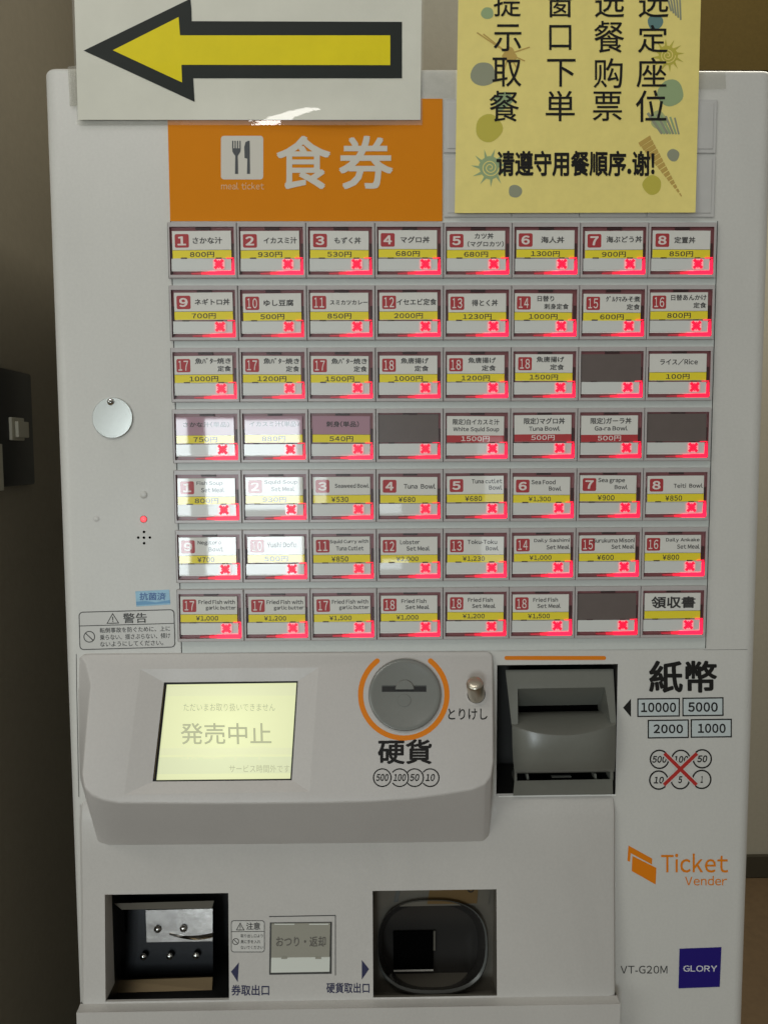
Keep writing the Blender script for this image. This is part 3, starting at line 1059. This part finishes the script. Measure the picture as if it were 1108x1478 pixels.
# side flanks
for xl, ys in ((738, [(1047, 9), (1116, 6)]), (887.5, [(1045, 9), (1114, 6)])):
    b.add([V(xl, ys[0][0], ys[0][1]), V(xl, ys[1][0], ys[1][1]), V(xl, ys[1][0], -30), V(xl, ys[0][0], -30)], [[0, 1, 2, 3]], BILLGREY)
b.add([V(729, 967, -6), V(738, 1047, 9), V(738, 1047, -40), V(729, 967, -40)], [[0, 1, 2, 3]], BLACK)
b.build('housing', bu, smooth=35)
b = MB()
# lower plate with the dark return slot above it
b.add([V(742, 1127, 6), V(883.5, 1124.5, 6), V(884, 1146, 4.5), V(740, 1148.5, 4.5), V(742, 1127, -30), V(883.5, 1124.5, -30), V(884, 1146, -30), V(740, 1148.5, -30)],
      [[0, 1, 2, 3], [0, 4, 5, 1], [1, 5, 6, 2], [0, 3, 7, 4]], BILLGREY)
for xa in (759, 857):
    b.slab([(xa, 1117), (xa + 3, 1117), (xa + 4, 1126), (xa + 1, 1126)], lambda x, y, l: V(x, y, 3), 10, BILLGREY)
b.slab([(742, 1115.5), (745.5, 1115.5), (745.5, 1128), (742, 1128)], lambda x, y, l: V(x, y, 5.5), 12, BILLGREY)
b.slab([(880, 1113.5), (884.5, 1113.5), (884.5, 1126), (880, 1126)], lambda x, y, l: V(x, y, 5.5), 12, BILLGREY)
b.slab([(796, 1121), (824, 1120.5), (824, 1122.3), (796, 1122.8)], lambda x, y, l: V(x, y, -2), 3, SLOTGREY)
b.build('return_tray', bu)
b = MB()
b.poly(rr(727.5, 946.8, 874, 952.6, 2.9), M0, ORANGEINK)
b.build('orange_stripe', bu)

# ---- bank note writing on the right of the front
b = MB()
text(b, '紙幣', (936, 953.5, 1034, 1000), M0, INK, 1, bold=0.027)
for (x0, y0, x1, y1, t, tb) in ((919, 1008, 980.5, 1035, '10000', (924.5, 1014, 975, 1028)), (984, 1007, 1043.5, 1034, '5000', (992.5, 1013.5, 1035, 1027.5)),
                                (934, 1039, 993.5, 1066, '2000', (942.5, 1045.5, 985, 1058.5)), (996, 1038, 1055.5, 1065, '1000', (1006.5, 1044.5, 1046.5, 1058))):
    b.poly([(x0, y0), (x1, y0 - .7), (x1, y1 - .7), (x0, y1)], M0, INK, .5)
    b.poly([(x0 + 1.9, y0 + 1.9), (x1 - 1.9, y0 + 1.2), (x1 - 1.9, y1 - 2.6), (x0 + 1.9, y1 - 1.9)], M0, BOXFILL, 1.2)
    text(b, t, tb, M0, INK, 2.2, bold=0.03)
b.poly([(898.5, 1021.5), (910, 1008.5), (910, 1035)], M0, INK)
for (x, y, t) in ((951, 1096, '500'), (982, 1096, '100'), (1012.7, 1095.3, '50'), (950, 1126, '10'), (981, 1125.5, '5'), (1012, 1125, '1')):
    b.annulus(x, y, 12.0, 14.1, M0, INK, 1, 36)
    w = {3: 10.5, 2: 7.3, 1: 3.0}[len(t)]
    if t == '1':
        w = 1.7
    text(b, t, (x - w, y - 5, x + w, y + 5), M0, INK, 1, shear=.2, bold=.032)
for w, m, l in ((8.5, PAINT, 2.2), (5.2, REDINK, 3.2)):
    b.line(958.5, 1087.5, 1004.5, 1133, w, M0, m, l)
    b.line(1005, 1087.5, 957.5, 1133, w, M0, m, l + .3)
b.build('banknote_lettering', machine)

b = MB()
K = lambda pts: [(860 + x / 4.468, 1180 + y / 4.468) for x, y in pts]
b.poly(K([(207, 180), (360, 265), (358, 303), (222, 230), (218, 285), (200, 280)]), M0, ORANGEINK)
b.poly(K([(232, 247), (387, 325), (382, 432), (228, 345)]), M0, ORANGEINK)
text(b, 'Ticket', (953.5, 1232, 1050, 1259.5), M0, ORANGEINK, 1, bold=.012)
text(b, 'Vender', (988, 1264.5, 1048.5, 1278), M0, ORANGEINK, 1, bold=.008)
b.build('logo_lettering', machine)
b = MB()
text(b, 'VT-G20M', (895, 1394, 962.5, 1405.3), M0, GREYINK, 1, bold=.006)
b.build('model_lettering', machine)
b = MB()
b.slab(K([(537, 848), (806, 838), (795, 1092), (530, 1102)]), pxmap(.6), .5, BRANDBLUE)
text(b, 'GLORY', (985.3, 1393.6, 1034, 1402.4), pxmap(.6), BRANDWHITE, 1.2, bold=.02)
b.build('maker_badge', machine)

# ---- left side fittings
b = MB()
mp = pxmap(1.5)
c0 = [V(162.3 + 29.2 * math.cos(2 * math.pi * i / 48), 603 + 29.6 * math.sin(2 * math.pi * i / 48), 0) for i in range(48)]
c1 = [V(162.3 + 29.2 * math.cos(2 * math.pi * i / 48), 603 + 29.6 * math.sin(2 * math.pi * i / 48), 1.3) for i in range(48)]
c2 = [V(162.3 + 28.5 * math.cos(2 * math.pi * i / 48), 603 + 28.9 * math.sin(2 * math.pi * i / 48), 1.6) for i in range(48)]
COVER = mat('brushed_cover_plate', (0.60, 0.62, 0.59), 0.2, metal=0.5, mottle=0.03, mscale=300)
b.add(c0 + c1 + c2, [[i, (i + 1) % 48, 48 + (i + 1) % 48, 48 + i] for i in range(48)] +
      [[48 + i, 48 + (i + 1) % 48, 96 + (i + 1) % 48, 96 + i] for i in range(48)] + [list(range(96, 144))], COVER)
lc = b.build('lock_cover', machine, smooth=30)
b = MB()
b.dome(V(160, 580, 1.6), 0.0031, (0, -1, 0), METAL, .6)
b.line(155.5, 580.2, 164.5, 580.0, 1.3, pxmap(3.55), GAP)
b.build('rivet', lc, smooth=60)
b = MB()
b.dome(V(207.5, 714, 0), 0.0033, (0, -1, 0), PAINT, .35)
b.build('plug', machine, smooth=60)
b = MB()
b.annulus(139.5, 749, 3.0, 4.6, M0, PLASTIC, 0, 20)
b.dome(V(139.5, 749, 0), 0.0022, (0, -1, 0), PAINT, .25)
b.build('plug', machine, smooth=60)
b = MB()
b.annulus(207.5, 749.3, 3.2, 5.2, M0, BADGE, .6, 20)
b.dome(V(207.5, 749.3, 0.1), 0.0024, (0, -1, 0), mat('lit_status_led', (.5, 0, 0), .3, emis=(1, .06, .07), estr=3.0), .5)
b.build('status_led', machine, smooth=60)
b = MB()
for (x, y) in ((208, 767.8), (199.8, 776), (208, 776), (216.5, 775.8), (208.2, 784)):
    b.circ(x, y, 1.9, M0, VOID, 0, 12)
b.build('speaker_hole', machine)

b = MB()
sm = pxmap(.2)
b.poly([(195.5, 853.5), (244.5, 851), (246, 872.5), (197, 875.5)], sm, BLUESTICK)
b.poly([(196.6, 868.5), (210, 867.5), (225, 869.5), (245.5, 866), (246, 870.5), (224, 872), (197, 873.5)], sm, BLUEDARK, 1)
text(b, '抗菌済', (201.5, 855.3, 239.5, 866.3), sm, BLUEINK, 2, bold=.02)
b.build('antibacterial_sticker', machine)

def tiltpx(x0, y0, rot):
    c, s_ = math.cos(math.radians(rot)), math.sin(math.radians(rot))
    return lambda a, bb, l=0.0: V(x0 + a * c - bb * s_, y0 + a * s_ + bb * c, .2 + l * .12)
wm = tiltpx(113.5, 883, -1.6)
b = MB()
STK = mat('clear_sticker_film', (0.57, 0.56, 0.53), 0.3)
b.rrect(0, 0, 138.5, 55.5, 6, wm, STK)
o1, i1 = rr(0.2, 0.2, 138.3, 55.3, 6), rr(1.4, 1.4, 137.1, 54.1, 5)
b.ring(o1, i1, wm, GREYINK, 1)
b.line(.8, 20.6, 137.5, 20.6, 1.1, wm, GREYINK, 1)
def warn(mb, mp, x0, y0, x1, y1, t):
    mx_ = (x0 + x1) / 2
    O = [(mx_, y0), (x1, y1), (x0, y1)]
    cyy = y0 + (y1 - y0) * .66
    I = [(mx_ + (x - mx_) * t, cyy + (y - cyy) * t) for x, y in O]
    mb.ring(O, I, mp, GREYINK, 1)
    h = y1 - y0
    mb.rect(mx_ - h * .045, y0 + h * .36, mx_ + h * .045, y0 + h * .70, mp, GREYINK, 1)
    mb.rect(mx_ - h * .045, y0 + h * .76, mx_ + h * .045, y0 + h * .85, mp, GREYINK, 1)
warn(b, wm, 40, 3, 58.5, 18.5, .78)
text(b, '警告', (64, 4, 98.5, 18.5), wm, GREYINK, 1, bold=.014)
def noentry(mb, mp, cx, cy, r, w):
    mb.annulus(cx, cy, r - w, r, mp, GREYINK, 1, 28)
    d = (r - w * .5) * .707
    mb.line(cx - d, cy - d, cx + d, cy + d, w, mp, GREYINK, 1.3)
noentry(b, wm, 14.7, 36.5, 8.4, 1.3)
text(b, '転倒事故を防ぐために、上に', (30, 24.0, 131.5, 31.6), wm, GREYINK, 1, bold=.01)
text(b, '乗らない、揺さぶらない、傾け', (30, 34, 131.5, 41.8), wm, GREYINK, 1, bold=.01)
text(b, 'ないようにしてください。', (30, 44.2, 121, 51.6), wm, GREYINK, 1, bold=.01)
b.build('warning_sticker', machine)

# ---- lower panel
def XZ(px, py, p):
    q = V(px, py, p)
    return q
LX0, LX1 = -0.3125, 0.1505
PR = [(1149, -1.0), (1165, 3.5), (1185, 6.0), (1230, 7.0), (1291, 9.0), (1441, 15.5), (1446, 15.8)]
zs = [V(430, y, p).z for y, p in PR]
def pan_p(z):
    for k in range(len(zs) - 1):
        if zs[k] >= z >= zs[k + 1]:
            t = (zs[k] - z) / (zs[k] - zs[k + 1])
            return PR[k][1] + t * (PR[k + 1][1] - PR[k][1])
    return PR[-1][1] if z < zs[-1] else PR[0][1]
tx0, tx1 = (V(158, 1292, 9).x + V(146, 1443, 15.5).x) / 2, (V(333, 1289, 9).x + V(327.5, 1440, 15.5).x) / 2
cx0, cx1 = V(538, 1362, 12).x, (V(713, 1281, 9).x + V(720, 1438, 15.5).x) / 2
zt, zb = V(430, 1287.5, 9).z, V(430, 1441.5, 15.5).z
xs = sorted([LX0, LX0 + .003, tx0, tx1, cx0, cx1, LX1 - .006, LX1 - .002, LX1])
zz = sorted(set(zs[:4] + [zt, zb, zs[-1]]), reverse=True)
edge = {0: 3.0, 1: 0.0, len(xs) - 1: 5.0, len(xs) - 2: 1.2}
b = MB()
def gp(i, z):
    p = pan_p(z) - edge.get(i, 0)
    return Vector((xs[i], -p / 1000, z))
for i in range(len(xs) - 1):
    for k in range(len(zz) - 1):
        if zz[k] <= zt + 1e-6 and zz[k + 1] >= zb - 1e-6 and (abs(xs[i] - tx0) < 1e-6 or abs(xs[i] - cx0) < 1e-6):
            continue
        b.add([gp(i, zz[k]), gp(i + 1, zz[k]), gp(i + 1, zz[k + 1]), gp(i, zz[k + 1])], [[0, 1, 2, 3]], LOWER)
def back(v, y=0.001):
    return Vector((v.x, y, v.z))
e = len(xs) - 1
for k in range(len(zz) - 1):
    for i in (0, e):
        a, c = gp(i, zz[k]), gp(i, zz[k + 1])
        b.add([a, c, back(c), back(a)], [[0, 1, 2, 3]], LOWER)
for x0, x1 in ((tx0, tx1), (cx0, cx1)):
    q = [Vector((x0, -pan_p(zt) / 1000, zt)), Vector((x1, -pan_p(zt) / 1000, zt)), Vector((x1, -pan_p(zb) / 1000, zb)), Vector((x0, -pan_p(zb) / 1000, zb))]
    for k in range(4):
        a, c = q[k], q[(k + 1) % 4]
        yb = -pan_p(zb) / 1000 + .0025 if k == 2 else .008
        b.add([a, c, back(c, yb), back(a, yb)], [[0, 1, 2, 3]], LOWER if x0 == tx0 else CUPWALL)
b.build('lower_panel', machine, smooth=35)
# stepped plinth below it
b = MB()
zl0, zl1 = V(430, 1444.5, 16).z, V(430, 1456, 24).z
zl = (zl0 + zl1) / 2
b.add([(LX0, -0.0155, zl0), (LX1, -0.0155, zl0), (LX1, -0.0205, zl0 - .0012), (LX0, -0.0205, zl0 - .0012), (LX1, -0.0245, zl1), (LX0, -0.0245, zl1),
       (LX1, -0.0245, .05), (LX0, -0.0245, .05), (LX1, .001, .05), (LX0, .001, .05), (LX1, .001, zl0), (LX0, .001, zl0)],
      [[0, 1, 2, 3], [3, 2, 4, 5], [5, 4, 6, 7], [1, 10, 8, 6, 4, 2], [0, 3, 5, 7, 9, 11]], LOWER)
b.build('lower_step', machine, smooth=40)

# ticket tray
b = MB()
x0, x1 = tx0 - .0022, tx1 + .0022
z0, z1 = zb - .018, zt + .002
def wbox(mb, p0, p1, m, back_m):
    vs = [(x0, p0, z0), (x1, p0, z0), (x1, .0085, z1), (x0, .0085, z1), (x0, p1, z0), (x1, p1, z0), (x1, p1, z1), (x0, p1, z1)]
    mb.add(vs, [[0, 1, 5, 4], [1, 2, 6, 5], [2, 3, 7, 6], [3, 0, 4, 7]], m)
    mb.add(vs, [[4, 5, 6, 7]], back_m)
wbox(b, -.0122, .07, BLACK, BLACK)
b.poly([(165, 1304), (309, 1300), (306, 1311), (176, 1313)], pxmap(-14), CUPWALL)
tt = b.build('ticket_tray', machine)
b = MB()
b.slab([(166, 1312), (307.5, 1311), (307.5, 1409), (167, 1411)], lambda x, y, l: V(x, y, -42 + (y - 1312) * .12), 1.5, DARKSTEEL)
b.slab([(179.5, 1313), (183.5, 1313), (183, 1347), (181, 1347)], lambda x, y, l: V(x, y, -41 + (y - 1312) * .12), .5, VOID)
b.build('back_plate', tt)
b = MB()
b.slab([(210.5, 1314), (307, 1311.5), (307, 1358.5), (212, 1360)], lambda x, y, l: V(x, y, -39 + (y - 1312) * .12), 1.0, SATIN)
# curved highlight of the plate, added as a bright bent strip
vs, fs = [], []
for i in range(13):
    t = i / 12
    x = 243 + t * 64
    y = 1348 + 4 * math.sin(t * math.pi * .8) - 3.5 * t * t
    w = .8 + 5.5 * math.sin(min(1, t * 1.3) * math.pi / 2)
    vs += [V(x, y, -34), V(x, y + w * .5, -32.3), V(x, y + w, -33.5)]
for i in range(12):
    for k in range(2):
        fs.append([i * 3 + k, i * 3 + k + 1, i * 3 + k + 4, i * 3 + k + 3])
b.add(vs, fs, METAL)
b.build('guide_plate', tt, smooth=60)
for (x, y) in ((227.5, 1341.5), (265, 1340.5), (207, 1381), (245, 1380.5), (283, 1379.5)):
    b = MB()
    p = -37.5 + (y - 1312) * .12
    b.annulus(x, y, 4.2, 5.4, pxmap(p - .3), SATIN, 0, 20)
    b.dome(V(x, y, p - .6), 0.0029, (0, -1, 0), METAL, .75)
    b.build('rivet', tt, smooth=60)
b = MB()
b.add([V(166, 1413, -28), V(307, 1408.5, -28), V(307, 1410.5, -26.5), V(166, 1415, -26.5), V(306, 1429, -20), V(166, 1433, -20)],
      [[0, 1, 2, 3], [3, 2, 4, 5]], BRASS)
b.build('front_lip', tt)

# coin tray
b = MB()
x0, x1 = cx0 - .0012, cx1 + .0012
wbox(b, -.0122, .07, CUPWALL, CUPWALL)
b.slab([(540, 1283), (708, 1280), (704, 1306), (541, 1309)], lambda x, y, l: V(x, y, -13.5), 1.0, CUPWALL)
b.slab([(620, 1283), (690, 1281), (688, 1304), (616, 1305)], lambda x, y, l: V(x, y, -13), .4, TAN)  # orange reflection on the plate, laid in as a tan patch
b.annulus(679, 1283.5, 3, 5, pxmap(-12.8), BLACK, 0, 16)
b.slab([(572, 1283), (578, 1283), (574, 1302), (568, 1302)], lambda x, y, l: V(x, y, -13.1), .4, CUPRIM)
ct = b.build('coin_tray', machine)
def sup(cx, cy, rx, ry, p, n=48, e=2.6):
    out = []
    for i in range(n):
        t = 2 * math.pi * i / n
        c, s_ = math.cos(t), math.sin(t)
        out.append(V(cx + rx * abs(c) ** (2 / e) * (1 if c > 0 else -1), cy + ry * abs(s_) ** (2 / e) * (1 if s_ > 0 else -1), p))
    return out
b = MB()
R_ = [sup(624, 1368, 80, 69, -22), sup(624, 1367.5, 79.5, 69, -9), sup(624, 1366.6, 79, 67.6, -8), sup(623, 1364.5, 77.2, 64.8, -9.5), sup(621, 1362, 68, 56, -40)]
vs = [v for rg in R_ for v in rg]
for j in range(len(R_) - 1):
    m = CUPRIM if j in (1, 2) else CUP
    b.add(R_[j] + R_[j + 1], [[i, (i + 1) % 48, 48 + (i + 1) % 48, 48 + i] for i in range(48)], m)
b.add(R_[-1], [list(range(48))], CUP)
b.build('coin_cup', ct, smooth=40)
# plate the cup is set into
b = MB()
inn = sup(624, 1368, 79.5, 68.5, -15)
out = []
for i in range(48):
    t = 2 * math.pi * i / 48 + 1e-4
    k = 1 / max(abs(math.cos(t)) / 92.0, abs(math.sin(t)) / 88.0)
    out.append(V(629 + math.cos(t) * k, 1364 + math.sin(t) * k, -15))
b.add(out + inn, [[i, (i + 1) % 48, 48 + (i + 1) % 48, 48 + i] for i in range(48)], CUPWALL)
b.build('cup_surround', ct)
b = MB()
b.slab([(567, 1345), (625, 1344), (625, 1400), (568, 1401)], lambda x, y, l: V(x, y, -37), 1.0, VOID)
b.slab([(568, 1401), (625, 1400), (625, 1401.6), (568, 1402.6)], lambda x, y, l: V(x, y, -36), 1.5, BAREDGE)
b.slab([(625.3, 1344), (628, 1344), (628, 1372), (625.3, 1372)], lambda x, y, l: V(x, y, -36.6), 1.0, CUPWALL)
b.build('coin_chute', ct)

# change return button and its writing
def LP(x, y, l=0.0):
    d = ray(x, y)
    p = 9 + (y - 1291) / 150 * 6.5
    for _ in range(4):
        q = V(x, y, p)
        p = pan_p(q.z)
    return V(x, y, p + .15 + l * .12)
b = MB()
b.line(388.5, 1323, 484.5, 1321.3, 1.4, LP, GREYINK)
b.line(484, 1322, 484, 1408, 1.2, LP, GREYINK)
def LS(x, y, l=0.0):
    return LP(x, y, 8 + l)
b.poly([(389.5, 1331.5), (479, 1330.5), (478.5, 1405.5), (388.5, 1407)], LP, GREYINK, 1)
b.slab([(392, 1333.5), (476.5, 1332.5), (475.5, 1382), (391.5, 1383.5)], LS, 1.0, RETGREY)
for (xa, xb) in ((396, 425), (446, 474)):
    b.rect(xa, 1333.2, xb, 1334.8, LS, RETBAR, 2)
text(b, 'おつり・返却', (398.5, 1351.5, 470, 1366.5), LS, RETTEXT, 2, bold=.012)
b.slab([(391.5, 1382.5), (476, 1381.5), (475.5, 1402.5), (391, 1404)], LS, 1.0, RETBAR, 2)
for xa in (406, 455):
    b.rect(xa, 1381.5, xa + 8.5, 1384.2, LS, RETGREY, 4)
b.build('return_button', machine)
b = MB()
o1, i1 = rr(333.5, 1328.5, 382, 1374.5, 4), rr(334.4, 1329.4, 381.1, 1373.6, 3.3)
b.rrect(333.5, 1328.5, 382, 1374.5, 4, LP, STK)
b.ring(o1, i1, LP, GREYINK, 1)
b.line(334, 1344.8, 381.7, 1344.3, .9, LP, GREYINK, 1)
warn(b, LP, 340.5, 1331.5, 353, 1342.8, .72)
text(b, '注意', (355.5, 1331.5, 375.5, 1342), LP, GREYINK, 1, bold=.02)
noentry(b, LP, 340.2, 1359, 4.9, 1.0)
text(b, '取り出し口より', (347.5, 1348.3, 379.5, 1353.3), LP, GREYINK, 1, bold=.01)
text(b, '奥に手を入れ', (347.5, 1356.6, 376, 1361.8), LP, GREYINK, 1, bold=.01)
text(b, 'ないでください', (347.5, 1365, 379.8, 1370), LP, GREYINK, 1, bold=.01)
b.build('caution_sticker', machine)
b = MB()
b.poly([(333.5, 1402.5), (345, 1389), (343.2, 1417.5)], LP, NAVY)
text(b, '券取出口', (334, 1421.5, 388.5, 1437), LP, NAVY, 1, bold=.02)
b.build('outlet_lettering', machine)
b = MB()
b.poly([(522, 1385.5), (532.5, 1398.8), (522, 1414)], LP, NAVY)
text(b, '硬貨取出口', (471, 1418.5, 533, 1433.5), LP, NAVY, 1, bold=.02)
b.build('outlet_lettering', machine)

# ------------------------------------------------------------------ arrow sign
SB = 2.3
sg = thing('arrow_sign', V(355, 100, SB), 'white laminated sign with a black edged yellow arrow pointing left, taped to the machine top', 'sign')
b = MB()
top_z = V(355, 178, SB).z + 0.222
def SHEET(x, y, l=0.0):
    # the lower edge of the sheet stands slightly off the machine
    bow = max(0.0, (y - 118) / 60.0)
    curl = max(0.0, (y - 138) / 40.0) ** 2 * (4.2 * math.exp(-((x - 490) / 75.0) ** 2) + 1.3 * math.exp(-((x - 370) / 60.0) ** 2))
    return V(x, y, SB + 0.5 * bow * bow + curl + l * .12)
def sheet(mb, m, x0, x1, xt0, xt1, y0, y1, l, nx=40, ny=70):
    vs, fs = [], []
    for j in range(ny + 1):
        for i in range(nx + 1):
            t, s_ = i / nx, j / ny
            y = y0 + (y1 - y0) * s_
            xa = xt0 + (x0 - xt0) * s_
            xb = xt1 + (x1 - xt1) * s_
            wv = .25 * math.sin(i * .6 + j * .25) * (1 if j > ny - 12 else .3)
            vs.append(SHEET(xa + (xb - xa) * t, y, l + wv))
    for j in range(ny):
        for i in range(nx):
            fs.append([j * (nx + 1) + i, j * (nx + 1) + i + 1, (j + 1) * (nx + 1) + i + 1, (j + 1) * (nx + 1) + i])
    mb.add(vs, fs, m)
sheet(b, FILM, 111, 609, 97, 613, -190, 180.5, -.8)
b.build('laminate_film', sg, smooth=60)
b = MB()
sheet(b, PAPER, 113, 606.5, 102, 610, -185, 173, 2)
# arrow as a fan of flat pieces following the sheet
SA = lambda x, y, l=0.0: SHEET(x, y, 4 + l)
blk = [[(121, 73), (275, -2), (276.5, 12), (277, 30.5), (279, 113), (281, 147)],
       [(277, 30.5), (580, 31.5), (580, 72), (278, 72)], [(278, 72), (580, 72), (580, 113), (279, 113)]]
for q in blk:
    b.poly(q, SA, ARROWBLACK)
yl = [[(163, 72.5), (258, 24.5), (260, 51), (262, 93.5), (263, 119)], [(260, 51), (563, 51), (563, 94), (262, 93.5)]]
for q in yl:
    b.poly(q, SA, ARROWYELLOW, 1.5)
b.build('paper_sheet', sg, smooth=60)
b = MB()
for (pts) in ([(98, 96), (113, 95), (114, 152), (101, 153)],):
    b.slab(pts, lambda x, y, l: V(x, y, 2.0), .2, TAPE)
b.build('tape', sg)

# ------------------------------------------------------------------ yellow notice
PBm = 4.4
po = thing('notice_poster', V(832, 200, PBm), 'yellow paper notice with columns of black Chinese characters and faded seashells, taped to the machine', 'notice')
b = MB()
PM = pxmap(PBm)
def PQ(x, y, l=0.0):
    s_ = max(0, (y - 170) / 140)
    u_ = (x - 832) / 175.0
    wv = .55 * math.sin(2.3 * u_ + y * .012) + .35 * math.sin(y * .031 - 1.4 * u_) + .5
    lift = 2.2 * max(0.0, u_ - .55) ** 2 * 4 * max(0.0, (y - 215) / 92.0) ** 2
    return V(x, y, PBm + 0.6 * s_ * s_ + wv + lift + l * .1)
vs, fs = [], []
NX, NY = 16, 44
for k, back_ in ((0, 0), (1, -2.5)):
    for j in range(NY + 1):
        y = -205 + (307.5 + 205) * j / NY
        for i in range(NX + 1):
            x = (664.5 - 8.6 * (j / NY)) * (1 - i / NX) + (1016 - 13 * (j / NY)) * (i / NX)
            vs.append(PQ(x, y - .8 * i / NX, back_))
o = (NX + 1) * (NY + 1)
for j in range(NY):
    for i in range(NX):
        q = [j * (NX + 1) + i, j * (NX + 1) + i + 1, (j + 1) * (NX + 1) + i + 1, (j + 1) * (NX + 1) + i]
        fs.append(q)
        fs.append([o + a for a in reversed(q)])
b.add(vs, fs, POSTER)
# watercolour shells and dots
def blob(cx, cy, r, m, l=1, n=22, wob=.06):
    b.poly([(cx + r * (1 + wob * math.sin(3 * t + cx)) * math.cos(t), cy + r * (1 + wob * math.cos(2 * t + cy)) * math.sin(t)) for t in [2 * math.pi * i / n for i in range(n)]], PQ, m, l)
for (x, y, r, m) in ((703, 19, 9, PT), (697, 107, 18, PG), (705, 185, 19.5, PY), (743, 276, 9.7, PG), (945, 32, 11.2, PB), (967, 134, 19, PT), (971, 224, 8.8, PG), (940.5, 267, 13.6, PY)):
    blob(x, y, r, m)
def sunshell(cx, cy, r, m, m2, rays=11):
    blob(cx, cy, r, m, 1.5)
    for k in range(rays):
        t = 2 * math.pi * k / rays + .3
        b.poly([(cx + r * .9 * math.cos(t - .17), cy + r * .9 * math.sin(t - .17)), (cx + r * 1.75 * math.cos(t + .1), cy + r * 1.75 * math.sin(t + .1)), (cx + r * .9 * math.cos(t + .17), cy + r * .9 * math.sin(t + .17))], PQ, m, 2)
    pr = None
    for k in range(40):
        t = k * .38
        rr_ = r * .8 * (1 - k / 44)
        q = (cx + rr_ * math.cos(t), cy + rr_ * math.sin(t))
        if pr:
            b.line(pr[0], pr[1], q[0], q[1], 1.3, PQ, m2, 3 + k * .01)
        pr = q
sunshell(707, 242, 16, PT, POSTER)
sunshell(963, 80, 14, PY, POSTER, 12)
# turret shell
for k in range(14):
    t0, t1 = k / 14, (k + .72) / 14
    x0, y0 = 929 + 55 * t0, 203 + 82 * t0
    x1, y1 = 929 + 55 * t1, 203 + 82 * t1
    w0, w1 = 9.5 * (1 - t0) + .6, 9.5 * (1 - t1) + .6
    b.poly([(x0 - w0 * .83, y0 + w0 * .3), (x0 + w0 * .83, y0 - w0 * .75), (x1 + w1 * .83, y1 - w1 * .6), (x1 - w1 * .83, y1 + w1 * .5)], PQ, PO, 1.6)
# cone shell and scallop
for k in range(7):
    a = k / 7
    b.line(934 + 48 * a * .95, 163 + 8 * a, 955 + 28 * a, 193 + 1 * a - 0, 4.2 - 2 * a, PQ, PT if k % 2 else PG, 1.7 + k * .05)
blob(950, 173, 12, PTL, 1.4, wob=.15)
for k in range(5):
    b.line(962 + k * 4.6, -6, 968 + k * 3.4, 16 + 3.2 * k, 2.6, PQ, PG, 1.6 + k * .05)
# branching shell at the left
for k, (x, y) in enumerate(((688, 47), (697, 49), (764, 68), (757, 88), (747, 101), (726, 104), (712, 62))):
    b.line(734, 78, x, y, 2.0, PQ, PO, 1.6 + k * .05)
blob(735, 79, 10, PO, 2.2, wob=.2)
blob(725, 146, 13, PT, 1.3, wob=.2)
LET = [('提', 712, -17, 751, 24), ('示', 712, 35, 752, 74), ('取', 710, 83, 752, 125), ('餐', 706, 131, 748.5, 175.5),
       ('窗', 789, -17, 826, 25), ('口', 792, 36, 824, 72), ('下', 789, 85, 830, 125), ('単', 787, 131, 829, 175),
       ('选', 858, -17, 900, 25), ('餐', 857, 30, 900, 76), ('购', 856, 84, 898, 127), ('票', 855, 132, 897, 174.5),
       ('选', 921, -17, 964, 25), ('定', 920, 36, 963, 76), ('座', 918, 83, 961, 126), ('位', 917, 130, 961, 176)]
for (t, x0, y0, x1, y1) in LET:
    text(b, t, (x0, y0, x1, y1), PQ, INK, 4, bold=0.005)
text(b, '请遵守用餐順序.谢!', (716, 217.5, 944, 254.5), PQ, INK, 4, bold=0.03)
b.build('paper_sheet', po, smooth=60)
# clear tape holding the two sheets
def tape(pts, p0, seed):
    t = MB()
    rnd = random.Random(seed)
    (ax_, ay), (bx_, by), (cx_, cy_), (dx_, dy_) = pts
    n1, n2 = 10, 5
    vs = []
    for j in range(n2 + 1):
        for i in range(n1 + 1):
            s_, q = i / n1, j / n2
            x = (ax_ * (1 - s_) + bx_ * s_) * (1 - q) + (dx_ * (1 - s_) + cx_ * s_) * q
            y = (ay * (1 - s_) + by * s_) * (1 - q) + (dy_ * (1 - s_) + cy_ * s_) * q
            vs.append(V(x, y, p0 + rnd.uniform(0, .55)))
    fs = [[j * (n1 + 1) + i, j * (n1 + 1) + i + 1, (j + 1) * (n1 + 1) + i + 1, (j + 1) * (n1 + 1) + i] for j in range(n2) for i in range(n1)]
    t.add(vs, fs, TAPE)
    return t
tape([(610, 101), (657, 100), (656, 142), (611, 141)], 2.6, 3).build('tape', po, smooth=60)
tape([(1006, 104), (1046, 103), (1047, 128), (1006, 129)], 1.2, 5).build('tape', po, smooth=60)
